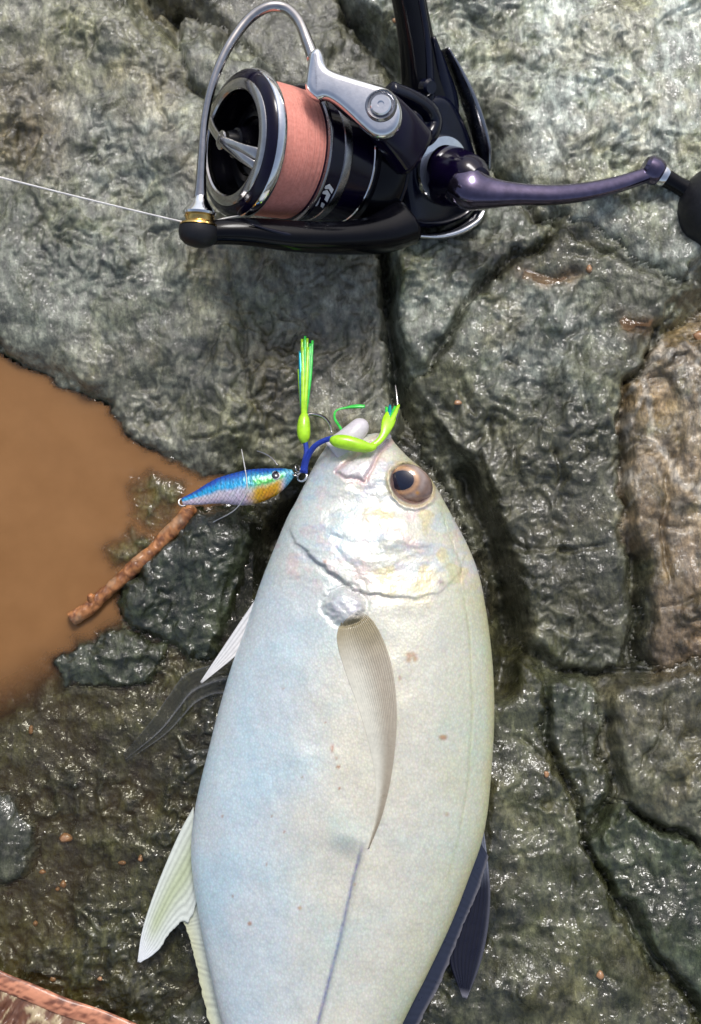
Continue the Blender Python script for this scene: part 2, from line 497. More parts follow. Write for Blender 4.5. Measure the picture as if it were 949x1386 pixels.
CRACKS = [  # polyline, half width px, depth mm
 ([(512,330),(522,400),(536,480),(548,560)], 8, 16),
 ([(660,212),(716,277),(760,312)], 3.5, 4), ([(760,312),(700,346),(642,396),(594,466),(558,505)], 4, 4), ([(768,314),(860,360),(920,385),(940,350)], 4, 3.5),
 ([(915,385),(893,440),(876,482),(852,512),(842,580),(843,660),(852,700)], 4.5, 5), ([(856,700),(862,790),(858,850),(850,910)], 8, 6),
 ([(700,868),(745,895),(800,912),(850,908),(949,906)], 5, 4), ([(742,905),(745,1000),(770,1060),(790,1125),(800,1158),(848,1228),(900,1305),(948,1378)], 4, 5),
 ([(822,945),(822,1010),(840,1078),(800,1125)], 5, 4), ([(845,1090),(885,1113),(949,1142)], 4, 4),
 ([(170,-5),(240,50),(300,60),(345,95)], 12, 8), ([(455,0),(505,62),(556,120)], 12, 9), ([(255,105),(278,132),(305,140)], 5, 4),

 ([(35,265),(70,305),(105,352)], 2.5, 1.6), ([(90,300),(120,320)], 2.5, 1.0),
 ([(203,82),(210,120),(216,150),(225,178)], 3, 2.2), ([(215,178),(250,165)], 3, 1.5),
 ([(306,340),(318,390),(330,440),(326,470),(338,520),(352,560),(358,610)], 3, 2.0),
 ([(330,440),(390,425),(440,415)], 4, 1.2), ([(545,508),(515,528),(480,555)], 3.5, 2.4),
 ([(160,345),(190,365)], 2.5, 1.2), ([(215,330),(250,300)], 5, 2.0), ([(470,430),(465,470)], 4, 1.5),
 ([(250,595),(330,590)], 3, 1.3), ([(660,80),(700,70),(740,90)], 5, 2.2), ([(640,90),(660,80)], 5, 2.0),
 ([(560,545),(610,560),(615,580)], 4, 2.0), ([(660,560),(650,620),(665,680)], 6, 3.0), ([(745,590),(760,640),(752,720)], 6, 2.5),
 ([(690,590),(700,660),(690,700)], 4, 2.0), ([(620,500),(640,560)], 5, 2.5), ([(780,470),(800,560)], 6, 1.5),
 ([(690,740),(760,745),(830,735)], 5, 1.8), ([(930,560),(905,660),(900,720),(905,800)], 5, 3.0), ([(870,700),(949,715)], 4, 1.6),
 ([(880,830),(949,810)], 4, 1.2), ([(915,930),(890,1010),(870,1050)], 3, 2.0), ([(700,990),(740,1030)], 3, 1.8),
 ([(775,1150),(775,1230),(800,1290),(830,1330)], 4, 1.6), ([(850,1130),(900,1210)], 3, 1.2),
 ([(640,20),(690,60)], 6, 1.5), ([(820,40),(870,110),(880,200)], 5, 1.6), ([(740,160),(770,230)], 4, 1.5),
 ([(560,350),(600,330),(650,335)], 4, 1.8), ([(775,345),(830,340)], 5, 1.8), ([(720,370),(760,385),(790,370)], 9, 3.2), ([(840,440),(890,445)], 8, 2.6),
]
GX0, GX1, GY0, GY1, GS = -420, 1370, -480, 1840, 3.0
gx, gy = np.meshgrid(np.arange(GX0, GX1, GS), np.arange(GY0, GY1, GS))
wpx = gx + (fbm(gx / 38, gy / 38, 4, 5) - 0.5) * 34 + (fbm(gx / 9, gy / 9, 2, 55) - 0.5) * 7
wpy = gy + (fbm(gx / 38, gy / 38, 4, 9) - 0.5) * 34 + (fbm(gx / 9, gy / 9, 2, 59) - 0.5) * 7
Hp = np.full(gx.shape, -36.0) + (fbm(gx / 60, gy / 60, 4, 2) - 0.5) * 6
# gaps between blocks are shallower away from the pool
Hp = np.maximum(Hp, np.where((gx > 300) | (gy < 470), -24.0, -60.0) + (fbm(gx / 25, gy / 25, 3, 3) - 0.5) * 6)
LB = np.full(gx.shape, -1)
keys = list(BL)
for i, k in enumerate(keys):
    poly, z0, sx, sy, c, R, D, colr, wt = BL[k]
    d = poly_sd(wpx, wpy, poly)
    e = np.clip(1 - d / R, 0, 1)
    rnd = D * (1 - np.sqrt(np.clip(1 - e * e, 0, 1)))
    px_ = np.clip(gx, -200, 1150); py_ = np.clip(gy, -250, 1650)
    h = z0 + sx * (px_ - c[0]) + sy * (py_ - c[1]) - rnd - np.clip(-d, 0, None) * (0.9 if k in 'ALMOSTWC' else 0.36)
    h += (fbm(gx / 90, gy / 90, 3, 31 + i) - 0.5) * (7 if k not in 'NSTMO' else 3.5)
    m = h > Hp
    Hp = np.where(m, h, Hp); LB = np.where(m, i, LB)
for pts, w, dep in CRACKS:
    d, par = line_d(wpx * 0.6 + gx * 0.4, wpy * 0.6 + gy * 0.4, pts)
    fade = np.clip(np.minimum(par, 1 - par) * 6 + 0.25, 0, 1)
    Hp -= dep * fade * np.exp(-(d / (w * 0.85)) ** 2)
# the fish lies in a shallow trough of the rock
fd = poly_sd(gx, gy, FISH)
lim = np.where(fd > -14, -7 - np.clip(fd + 14, 0, 60) * 0.12, 99)
Hp = np.where((fd > -14), np.minimum(Hp, lim), Hp)
gap = np.exp(-(line_d(gx, gy, [(628, 640), (668, 740), (690, 850), (676, 930)])[0] / 17) ** 2) * 17
Hp -= gap
gap2 = np.exp(-(line_d(gx, gy, [(405, 690), (368, 735), (345, 800), (318, 870)])[0] / 16) ** 2) * 16
Hp -= gap2
# room under the reel
rl = np.exp(-(line_d(gx, gy, [(540, 230), (620, 230)])[0] / 75) ** 2) * 9
Hp -= rl

def bil(A, px, py):
    u = np.clip((px - GX0) / GS, 0, A.shape[1] - 1.001); v = np.clip((py - GY0) / GS, 0, A.shape[0] - 1.001)
    i = u.astype(int); j = v.astype(int); f = u - i; g = v - j
    return (A[j, i] * (1 - f) + A[j, i + 1] * f) * (1 - g) + (A[j + 1, i] * (1 - f) + A[j + 1, i + 1] * f) * g

def blur(A, n):
    for _ in range(n):
        A = (np.roll(A, 1, 0) + np.roll(A, -1, 0) + 2 * A) / 4
        A = (np.roll(A, 1, 1) + np.roll(A, -1, 1) + 2 * A) / 4
    return A

cimg = np.zeros(gx.shape + (3,)); cimg[...] = (0.05, 0.045, 0.028)
wimg = np.full(gx.shape, 0.8)
for i, k in enumerate(keys):
    cimg[LB == i] = BL[k][7]; wimg[LB == i] = BL[k][8]
# rock tones and deposits with a place of their own, plus painted sheen
def patch(poly, col, soft, amt=1.0):
    w = sstep(-soft, soft, poly_sd(wpx, wpy, poly)) * amt
    cimg[...] = cimg * (1 - w[..., None]) + np.array(col) * w[..., None]
patch([(-50,90),(60,80),(110,150),(80,230),(20,240),(-50,200)], (0.17,0.13,0.08), 40, 0.7)
patch([(340,500),(400,480),(410,550),(370,590)], (0.12,0.085,0.035), 25, 0.6)
patch([(100,150),(280,130),(270,330),(120,300)], (0.29,0.295,0.275), 40, 0.8)
patch([(-20,250),(200,300),(260,460),(80,470),(-20,440)], (0.19,0.205,0.185), 40, 0.7)
patch([(680,-20),(1000,-20),(1000,220),(740,200)], (0.56,0.58,0.56), 60, 0.85)  # sky sheen of the upper right rock, painted into the tint
patch([(640,100),(720,120),(700,200),(650,170)], (0.14,0.13,0.085), 25, 0.7)
patch([(620,400),(760,380),(840,450),(800,540),(700,520),(640,500)], (0.23,0.24,0.225), 40, 0.8)
patch([(600,560),(830,580),(840,880),(720,850),(650,700)], (0.09,0.083,0.056), 40, 0.85)
patch([(860,700),(1000,720),(1000,910),(880,910)], (0.15,0.105,0.062), 30, 0.7)
patch([(890,560),(949,500),(1000,600),(949,680)], (0.30,0.235,0.15), 30, 0.7)
patch([(850,740),(882,750),(886,900),(856,915)], (0.055,0.06,0.035), 8, 0.9)  # darker olive strip in the gap left of the tan boulder
patch([(330,330),(500,340),(520,560),(360,500)], (0.145,0.145,0.135), 40, 0.7)
patch([(700,362),(745,378),(800,360),(770,392),(730,390)], (0.24,0.14,0.08), 8, 0.8)
patch([(835,425),(890,435),(880,450),(845,450)], (0.26,0.15,0.09), 8, 0.8)
for c in range(3): cimg[..., c] = blur(cimg[..., c], 3)
wimg = blur(wimg, 6)
Hs = blur(Hp.copy(), 40)

def terrain(X, Y):
    Z = np.zeros_like(X)
    for _ in range(6):
        px, py = proj(X, Y, Z)
        Z = 0.45 * Z + 0.55 * bil(Hs, px, py) * 0.001
    px, py = proj(X, Y, Z)
    h = bil(Hp, px, py)
    inf = sstep(-10, 6, bil(fd, px, py))             # calmer under the fish
    x, y = X * 1000, Y * 1000
    wx = x + (fbm(x / 14, y / 14, 3, 70) - 0.5) * 9
    wy = y + (fbm(x / 14, y / 14, 3, 71) - 0.5) * 9
    ca, sa = math.cos(math.radians(60)), math.sin(math.radians(60))
    a, b = wx * ca + wy * sa, -wx * sa + wy * ca     # along / across the grain
    low = sstep(-9.5, -6, h)                          # dry ledge versus the wet, silted hollows
    gr = fbm(a / 22, b / 7, 4, 80)
    t = fbm(wx / 24, wy / 24, 4, 90) * 9 + gr * 2
    fr = t - np.floor(t)
    chip = np.floor(t) + sstep(0.62, 0.92, fr)
    d = (gr - 0.5) * 2.4 + (chip - 5.5) * 0.95 + (fbm(wx / 5, wy / 3.4, 5, 95, 0.62, True) - 0.5) * 1.25
    d2 = (fbm(wx / 8, wy / 8, 5, 97, 0.55, True) - 0.55) * 3.4
    d = d * (0.45 + 1.25 * sstep(0.36, 0.66, fbm(x / 34, y / 34, 3, 99)))
    d2 = d2 * (0.5 + 1.1 * sstep(0.36, 0.66, fbm(x / 26, y / 26, 3, 98)))
    d = d * low + d2 * (1 - low)
    z = h + d * (1 - 0.6 * inf)
    return z * 0.001, px, py, gr, chip

def sample(img, px, py):
    return np.stack([bil(img[..., c], px, py) for c in range(3)], -1)

STEP = 0.00062
xs = np.arange(-0.185, 0.185, STEP); ys = np.arange(-0.245, 0.28, STEP)
X, Y = np.meshgrid(xs, ys)
Z, TPX, TPY, gr, chip = terrain(X, Y)
C = sample(cimg, TPX, TPY)
xx, yy = X * 1000, Y * 1000
v = fbm(xx / 11, yy / 11, 5, 120, 0.6)
C = C * (0.45 + 1.1 * v)[..., None]
big = fbm(xx / 38, yy / 30, 5, 125, 0.62)
C = C * (0.72 + 0.5 * sstep(0.35, 0.65, big))[..., None]
brn = (sstep(0.52, 0.68, fbm(xx / 27, yy / 21, 5, 127, 0.62)) * 0.35)[..., None]
C = C * (1 - brn) + C * np.array((0.95, 0.74, 0.45)) * brn
moss = sstep(0.52, 0.66, fbm(xx / 19, yy / 19, 5, 130, 0.6))[..., None]
C = C * (1 - 0.45 * moss) + C * np.array((0.75, 0.72, 0.40)) * 0.45 * moss
tl = np.round((TPX - GX0) / GS).astype(int).clip(0, LB.shape[1] - 1), np.round((TPY - GY0) / GS).astype(int).clip(0, LB.shape[0] - 1)
lab = LB[tl[1], tl[0]]
# pale mineral veins on the tan boulder
vein = sstep(0.70, 0.86, fbm(xx / 9, yy / 16, 3, 140, 0.5, True)) * (lab == keys.index('G')) * sstep(760, 690, TPY)
C = C * (1 - 0.75 * vein[..., None]) + np.array((0.46, 0.42, 0.36)) * 0.75 * vein[..., None]
C = np.clip(C * np.where(lab[..., None] == keys.index('G'), np.array((1, 1, 1)), np.array((0.95, 1.0, 0.93))), 0.004, 0.8)
WET = bil(wimg, TPX, TPY)
nr, nc = X.shape
V = np.stack([X, Y, Z], -1).reshape(-1, 3)
Fall = grid_faces(nr, nc)
flab = lab[:-1, :-1].reshape(-1)
Cf, Wf = C.reshape(-1, 3), WET.reshape(-1)

def cut(name, keep, parent=None, skirt=0.012):
    F = Fall[keep]
    used, inv = np.unique(F, return_inverse=True)
    F = inv.reshape(-1, 4)
    Vv, Cc, Ww = V[used], Cf[used], Wf[used]
    # boundary edges get a wall downwards, so the block is a body and not a sheet
    E = np.concatenate([F[:, [0, 1]], F[:, [1, 2]], F[:, [2, 3]], F[:, [3, 0]]])
    key = np.sort(E, 1); key = key[:, 0].astype(np.int64) * (len(used) + 1) + key[:, 1]
    uq, idx, cnt = np.unique(key, return_index=True, return_counts=True)
    B = E[idx[cnt == 1]]
    bv, binv = np.unique(B, return_inverse=True); binv = binv.reshape(-1, 2)
    n0 = len(Vv)
    low = Vv[bv].copy(); low[:, 2] -= skirt
    Vv = np.concatenate([Vv, low]); Cc = np.concatenate([Cc, Cc[bv]]); Ww = np.concatenate([Ww, Ww[bv]])
    S = np.stack([B[:, 1], B[:, 0], n0 + binv[:, 0], n0 + binv[:, 1]], 1)
    o = mesh_obj(name, Vv, np.concatenate([F, S]), M['rock'], parent, cols=Cc, attrs={'wet': Ww})
    return o

# wide coarse rock around, one sheet that runs out of sight and under the blocks
def ring_axis(lo, hi, far):
    inner = np.arange(lo, hi + 1e-6, 0.012)
    g = 0.012 * 1.22 ** np.arange(1, 42)
    out = np.cumsum(g); out = out[out < far]
    return np.concatenate([lo - out[::-1], inner, hi + out])
cx_, cy_ = ring_axis(-0.40, 0.40, 60), ring_axis(-0.45, 0.45, 60)
X2, Y2 = np.meshgrid(cx_, cy_)
x2, y2 = X2 * 1000, Y2 * 1000
inside = sstep(0.05, -0.012, np.maximum(np.maximum(np.abs(X2) - 0.170, Y2 - 0.265), -Y2 - 0.23))
out_h = -16 + (fbm(x2 / 160, y2 / 160, 4, 200) - 0.5) * 44 + (fbm(x2 / 30, y2 / 30, 4, 201) - 0.5) * 12
Z2 = (out_h * (1 - inside) + (-75) * inside) * 0.001
v2 = fbm(x2 / 40, y2 / 40, 5, 210, 0.6)
C2 = np.array((0.125, 0.122, 0.095)) * (0.5 + v2)[..., None]
ground = mesh_obj("rock_ground", np.stack([X2, Y2, Z2], -1).reshape(-1, 3), grid_faces(*X2.shape), M['rock'],
                  cols=C2.reshape(-1, 3), attrs={'wet': np.full(X2.size, 0.6)})
tag(ground, kind='structure')

NAMES = {'A': 'rock_slab', 'C': 'rock_slab', 'D': 'rock_slab', 'E': 'rock_block', 'F': 'rock_block', 'I': 'rock_block',
         'J': 'rock_sliver', 'K': 'rock_slab', 'L': 'rock_mound', 'M': 'rock_mound', 'N': 'rock_shelf', 'O': 'rock_mound'}
for k, nm in NAMES.items():
    keep = flab == keys.index(k)
    if keep.any(): cut(nm, keep, ground)
cut("crevice_floor", flab == -1, ground)
tag(cut("boulder", flab == keys.index('G')), "tan weathered boulder with pale veins and a steep brown lower face", "boulder")
tag(cut("boulder", flab == keys.index('H')), "grey olive boulder wedged below the tan veined boulder", "boulder")
tag(cut("stone", flab == keys.index('W')), "small pointed grey stone wedged in the crevice behind the reel", "stone")
tag(cut("stone", flab == keys.index('S')), "larger olive stone under muddy water beside the twig", "stone")
tag(cut("stone", flab == keys.index('T')), "smaller dark olive stone under muddy water beside the twig", "stone")

# ------------------------------------------------------------------ muddy pool and shallow water
ZW = -12.2
wx_, wy_ = np.arange(-0.40, -0.005, 0.0016), np.arange(-0.33, 0.085, 0.0016)
XW, YW = np.meshgrid(wx_, wy_)
tz, wpx_, wpy_, _, _ = terrain(XW, YW)
depth = np.clip(ZW - tz * 1000, 0, 60)
poolsd = poly_sd(wpx_, wpy_, [(-900,300),(-100,380),(10,470),(130,535),(215,610),(300,640),(350,690),(345,800),(345,860),(330,900),(345,1060),(345,1900),(-900,1900)])
keepv = (poolsd > -4) & (tz * 1000 < ZW + 2.5)
fW = grid_faces(*XW.shape)
kf = keepv.reshape(-1)[fW].all(1)
zr = np.full(XW.shape, ZW) + (fbm(XW * 60, YW * 60, 3, 300) - 0.5) * 0.35
# the meniscus climbs where rock breaks the surface
zr += 0.7 * np.exp(-np.abs(ZW - tz * 1000) / 0.6)
silt = (sstep(985, 900, wpy_ + 0.55 * np.clip(wpx_, -300, 300)) * 0.85 + 0.15) * sstep(330, 270, wpx_)
def water_mat():
    m, nt, b = newmat("muddy_water")
    at = node(nt, 'ShaderNodeAttribute', attribute_name="murk")
    n = noise(nt, 45, 4)
    r = ramp(nt, n.outputs[0], [(0.35, (0.215, 0.103, 0.036)), (0.65, (0.25, 0.123, 0.045))])
    nt.links.new(r.outputs[0], b.inputs['Base Color'])
    b.inputs['Roughness'].default_value = 0.04
    b.inputs['IOR'].default_value = 1.33
    bb = bump(nt, noise(nt, 90, 2).outputs[0], 0.08, 0.002)
    nt.links.new(bb.outputs[0], b.inputs['Normal'])
    # clear water over the rock: a glossy skin that lets the bottom show
    tr = nt.nodes.new('ShaderNodeBsdfTransparent'); tr.inputs[0].default_value = (0.93, 0.92, 0.84, 1)
    gl = nt.nodes.new('ShaderNodeBsdfGlossy'); gl.inputs['Roughness'].default_value = 0.03
    b3 = bump(nt, noise(nt, 150, 3, 0.5).outputs[0], 0.8, 0.0022)
    nt.links.new(b3.outputs[0], gl.inputs['Normal'])
    fr = node(nt, 'ShaderNodeFresnel', IOR=1.4); nt.links.new(b3.outputs[0], fr.inputs['Normal'])
    m1 = nt.nodes.new('ShaderNodeMixShader')
    nt.links.new(fr.outputs[0], m1.inputs[0]); nt.links.new(tr.outputs[0], m1.inputs[1]); nt.links.new(gl.outputs[0], m1.inputs[2])
    m2 = nt.nodes.new('ShaderNodeMixShader')
    nt.links.new(at.outputs['Fac'], m2.inputs[0]); nt.links.new(m1.outputs[0], m2.inputs[1]); nt.links.new(b.outputs[0], m2.inputs[2])
    nt.links.new(m2.outputs[0], nt.nodes['Material Output'].inputs['Surface'])
    return m
M['water'] = water_mat()
murk = (1 - np.exp(-depth / 4.2)) * silt
used, inv = np.unique(fW[kf], return_inverse=True)
pool = mesh_obj("pool_water", np.stack([XW, YW, zr * 0.001], -1).reshape(-1, 3)[used], inv.reshape(-1, 4), M['water'],
                attrs={'murk': murk.reshape(-1)[used]})
tag(pool, kind='structure')

# surface height lookup for things that lie on the rock
def rock_z(px, py):
    z = 0.0
    for _ in range(8):
        p = P(px, py, z)
        zz = terrain(np.array([[p.x]]), np.array([[p.y]]))[0][0, 0] * 1000
        z = 0.5 * z + 0.5 * zz
    return z

# small puddles held in hollows of the right-hand rock
def puddle(poly, label, tone):
    c = np.mean(np.array(poly), 0)
    z = rock_z(*c) + 0.5
    pts = []
    for i in range(len(poly)):
        a, b = np.array(poly[i]), np.array(poly[(i + 1) % len(poly)])
        for t in (0, 0.34, 0.67):
            q = a * (1 - t) + b * t
            pts.append(q)
    bm = bmesh.new()
    rim = [bm.verts.new(P(q[0], q[1], z)) for q in pts]
    mid = [bm.verts.new(P(*(c + (q - c) * 0.55), z + 0.15)) for q in pts]
    ce = bm.verts.new(P(c[0], c[1], z + 0.15))
    n = len(pts)
    for i in range(n):
        j = (i + 1) % n
        bm.faces.new((rim[i], rim[j], mid[j], mid[i])); bm.faces.new((mid[i], mid[j], ce))
    me = bpy.data.meshes.new("puddle"); bm.to_mesh(me); bm.free()
    at = me.attributes.new("murk", 'FLOAT', 'POINT'); at.data.foreach_set("value", np.full(len(me.vertices), tone, np.float32))
    me.polygons.foreach_set("use_smooth", np.ones(len(me.polygons), bool)); me.materials.append(M['water'])
    o = bpy.data.objects.new("puddle", me); COL.objects.link(o)
    tag(o, label, "puddle")
puddle([(700,360),(718,368),(760,380),(800,362),(798,372),(775,388),(764,402),(735,388),(705,376)], "branching brown puddle in a rock hollow below the reel handle", 0.3)
puddle([(838,434),(850,425),(866,434),(884,432),(880,442),(862,441),(852,449),(842,445)], "short brown puddle in a rock hollow above the tan boulder", 0.35)

# ------------------------------------------------------------------ the fish
ROW = [  # py, left x, right x, half thickness mm
 (586, 508, 522, 2.0), (592, 478, 529, 4.2), (600, 447, 535, 6.0), (610, 438, 544, 7.2), (620, 431, 554, 8.2), (640, 420, 577, 10), (660, 410, 591, 11.5), (680, 400, 602, 12.6),
 (700, 389, 613, 13.5), (740, 372, 634, 15), (780, 356, 649, 16), (820, 342, 657, 16.8), (860, 329, 663, 17.3), (900, 314, 667, 17.6),
 (940, 302, 669, 17.6), (980, 291, 669, 17.5), (1020, 281, 667, 17.2), (1060, 271, 664, 16.8), (1100, 263, 660, 16.2), (1140, 259, 652, 15.6),
 (1180, 260, 638, 15.0), (1250, 271, 611, 13.8), (1320, 285, 578, 12.4), (1386, 301, 545, 11), (1500, 335, 495, 8.2), (1600, 365, 463, 5.6), (1680, 386, 443, 4.0), (1730, 388, 441, 3.0)]
rp = np.array(ROW, float)
FZ = 5.0
def frow(py):
    L = np.interp(py, rp[:, 0], rp[:, 1]); R = np.interp(py, rp[:, 0], rp[:, 2]); T = np.interp(py, rp[:, 0], rp[:, 3])
    return L, R, T
def smooth_rows():
    global rp
    a = np.array(spline([tuple(r) for r in ROW], 400)); a[:, 0] = np.maximum.accumulate(a[:, 0] + np.arange(400) * 1e-6)
    rp = a
smooth_rows()
GILL = [(385,700),(398,730),(420,753),(450,777),(480,797),(520,807),(565,809),(603,798),(622,774),(630,740),(622,700)]
PREO = [(415,706),(445,722),(480,730),(530,738),(575,741),(600,735)]
SUBO = [(455,742),(478,772),(498,800)]
SCUTE = [(493,1136),(478,1190),(460,1270),(430,1386),(418,1500),(415,1700)]
LATL = [(598,690),(622,760),(636,860),(640,960),(634,1060),(622,1130),(603,1200)]
MAXI = [(458,638),(470,628),(500,606),(524,588),(530,594),(512,612),(502,632),(492,648),(478,648)]
EYE = (556, 656)
def eye_r(px, py):
    a = math.radians(35)
    dx, dy = px - EYE[0], py - EYE[1]
    u = dx * math.cos(a) + dy * math.sin(a); w = -dx * math.sin(a) + dy * math.cos(a)
    return np.sqrt((u / 32) ** 2 + (w / 26) ** 2)
def f_base(px, py):
    L, R, T = frow(py)
    u = np.clip((px - (L + R) / 2) / ((R - L) / 2), -1, 1)
    return FZ + T * np.clip(1 - np.abs(u) ** 2.3, 0, 1) ** 0.62, u
def f_disp(px, py, u):
    D = np.zeros_like(px)
    q0 = sstep(840, 800, py)
    px, py = px + q0 * (fbm(px / 16, py / 16, 3, 440) - 0.5) * 9, py + q0 * (fbm(px / 16, py / 16, 3, 441) - 0.5) * 9
    d, t = line_d(px, py, GILL, True); fade = np.clip(np.minimum(t * 5, (1 - t) * 6), 0, 1)
    k_ = 0.22 + 0.7 * sstep(0.62, 0.35, t)
    D += fade * k_ * (np.where(d < 0, 1.5 * np.exp(d / 40), 0) * sstep(2.2, -2.2, d) - 0.5 * np.exp(-((d - 4) / 5) ** 2))
    d, t = line_d(px, py, PREO, True); fade = np.clip(np.minimum(t * 4, (1 - t) * 4), 0, 1)
    D += fade * (0.3 + 0.9 * sstep(0.35, 0.65, fbm(px / 30, py / 30, 2, 470))) * (0.3 * np.exp(-np.clip(-d, 0, None) / 18) * sstep(2.5, -2.5, d) - 0.15 * np.exp(-((d - 2) / 3.5) ** 2))
    d, t = line_d(px, py, SUBO, True)
    D -= 0.3 * np.exp(-(d / 3.0) ** 2)
    m = poly_sd(px, py, MAXI)
    D += 0.75 * sstep(-2, 3, m) - 0.5 * np.exp(-((m + 3) / 2.2) ** 2)
    r = eye_r(px, py)
    D += 0.9 * np.exp(-((r - 1.1) / 0.10) ** 2) - 3.2 * sstep(1.04, 0.75, r)
    d, t = line_d(px, py, SCUTE, True)
    fs = sstep(0.0, 0.12, t)
    D += fs * (-0.9 * np.exp(-(d / 2.6) ** 2) - 2.8 * np.exp(-((d - 18) / 26) ** 2) + 0.9 * np.exp(-((d + 10) / 8) ** 2))
    d, t = line_d(px, py, LATL)
    D -= 0.28 * np.exp(-(d / 1.8) ** 2) * np.clip((1 - t) * 4, 0, 1)
    q = np.sqrt(((px - 468) / 25) ** 2 + ((py - 820) / 22) ** 2)
    q = q + (fbm(px / 9, py / 9, 3, 445) - 0.5) * 0.5
    D += 2.6 * sstep(1.15, 0.55, q) + 0.8 * (fbm(px / 6, py / 6, 3, 446) - 0.5) * sstep(1.2, 0.6, q) - 0.5 * np.exp(-((q - 1.2) / 0.12) ** 2)
    head = sstep(830, 770, py)
    D += head * ((fbm(px / 22, py / 14, 4, 400) - 0.5) * 0.65 + (fbm(px / 60, py / 40, 2, 401) - 0.5) * 2.6)
    D += (1 - head) * (fbm(px / 70, py / 90, 3, 402) - 0.5) * 2.0
    return D * np.clip((1 - np.abs(u)) * 8, 0, 1)
def fish_top(px, py):
    px = np.asarray(px, float); py = np.asarray(py, float)
    z, u = f_base(px, py)
    return z + f_disp(px, py, u)

fish = empty("fish", P(470, 1000, FZ - 17.5))
tag(fish, "large silvery white deep bodied fish lying on its side on wet rock", "fish")
rows = np.concatenate([np.arange(586, 840, 1.4), np.arange(840, 1400, 2.0), np.arange(1400, 1731, 5.0)])
NU = 230
th = np.linspace(-math.pi / 2, math.pi / 2, NU)
PYg, THg = np.meshgrid(rows, th, indexing='ij')
Lr, Rr, Tr = frow(PYg)
U = np.sin(THg)
PXg = (Lr + Rr) / 2 + U * (Rr - Lr) / 2
zt = f_base(PXg, PYg)[0] + f_disp(PXg, PYg, U)
top = PA(PXg, PYg, zt)
zb = FZ - Tr * 0.98 * np.clip(1 - np.abs(U) ** 2.3, 0, 1) ** 0.62
bot = PA(PXg, PYg, FZ)
bot[..., 2] = zb * 0.001
def fish_cols(px, py):
    L, R, T = frow(py)
    s = (px - L) / (R - L)
    n = fbm(px / 60, py / 80, 4, 420); n2 = fbm(px / 18, py / 18, 4, 421)
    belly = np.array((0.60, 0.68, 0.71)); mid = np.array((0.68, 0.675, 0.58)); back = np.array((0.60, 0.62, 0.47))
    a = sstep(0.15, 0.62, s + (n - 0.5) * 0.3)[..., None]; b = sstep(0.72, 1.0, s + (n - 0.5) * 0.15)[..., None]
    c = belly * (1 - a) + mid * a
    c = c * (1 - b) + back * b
    # yellow green along the back edge, pale cream patch below the fin
    e = sstep(0.955, 1.0, s)[..., None]; c = c * (1 - 0.55 * e) + np.array((0.62, 0.58, 0.28)) * 0.55 * e
    w = np.exp(-(((px - 470) / 55) ** 2 + ((py - 1000) / 130) ** 2))[..., None] * 0.6
    c = c * (1 - w) + np.array((0.78, 0.74, 0.60)) * w
    # head: cream with pink and lilac blotches
    h = sstep(815, 770, py)[..., None]
    c = c * (1 - h * 0.45) + np.array((0.68, 0.665, 0.57)) * h * 0.45
    pk = (sstep(0.5, 0.68, n2) * sstep(830, 760, py) * 0.6)[..., None]
    c = c * (1 - pk) + np.array((0.72, 0.57, 0.55)) * pk
    bl = (sstep(0.52, 0.7, fbm(px / 30, py / 14, 4, 424)) * sstep(830, 760, py) * 0.5)[..., None]
    c = c * (1 - bl) + np.array((0.50, 0.57, 0.66)) * bl
    lq = (np.exp(-(((px - 468) / 24) ** 2 + ((py - 820) / 22) ** 2) ** 2) * (0.3 + 0.6 * n2))[..., None]
    c = c * (1 - lq) + np.array((0.62, 0.60, 0.66)) * lq
    ye = (sstep(0.55, 0.7, fbm(px / 25, py / 25, 3, 423)) * sstep(840, 780, py) * sstep(0.35, 0.6, s) * 0.75)[..., None]
    c = c * (1 - ye) + np.array((0.64, 0.56, 0.32)) * ye
    gn = (np.exp(-((line_d(px, py, [(520, 596), (560, 622), (596, 668), (608, 720), (612, 790)])[0]) / 9) ** 2) * 0.35)[..., None]
    c = c * (1 - gn) + np.array((0.45, 0.58, 0.38)) * gn
    m = (sstep(-9, 2, poly_sd(px, py, MAXI)) * 0.55)[..., None]
    c = c * (1 - m) + np.array((0.74, 0.66, 0.70)) * m
    mr = (np.exp(-((poly_sd(px, py, MAXI) + 3) / 4) ** 2) * 0.5)[..., None]
    c = c * (1 - mr) + np.array((0.72, 0.42, 0.40)) * mr
    r = eye_r(px, py)
    rim = (np.exp(-((r - 1.05) / 0.09) ** 2) * 0.7)[..., None]
    c = c * (1 - rim) + np.array((0.55, 0.42, 0.20)) * rim
    sk = (sstep(1.0, 0.9, r))[..., None]; c = c * (1 - sk) + np.array((0.25, 0.16, 0.13)) * sk
    d, t = line_d(px, py, SCUTE, True)
    sc = (np.exp(-(d / 2.4) ** 2) * sstep(0.0, 0.1, t) * (0.55 + 0.45 * fbm(px / 3, py / 4, 2, 450)))[..., None]
    c = c * (1 - sc) + np.array((0.16, 0.18, 0.34)) * sc  # dark blue scute line, with its crease shadow painted in
    d, t = line_d(px, py, LATL)
    sc = (np.exp(-(d / 2.0) ** 2) * 0.35)[..., None]; c = c * (1 - sc) + np.array((0.45, 0.45, 0.25)) * sc
    d, t = line_d(px, py, GILL, True)
    sc = (np.exp(-((d - 2) / 4) ** 2) * 0.35 * sstep(0.7, 0.4, t) * np.clip(t * 5, 0, 1))[..., None]
    c = c * (1 - sc) + np.array((0.45, 0.43, 0.44)) * sc  # shade below the gill cover edge, painted as a grey line
    sc = (np.exp(-(((px - 597) / 4.5) ** 2 + ((py - 788) / 4) ** 2)) * 0.8)[..., None]
    c = c * (1 - sc) + np.array((0.16, 0.12, 0.14)) * sc
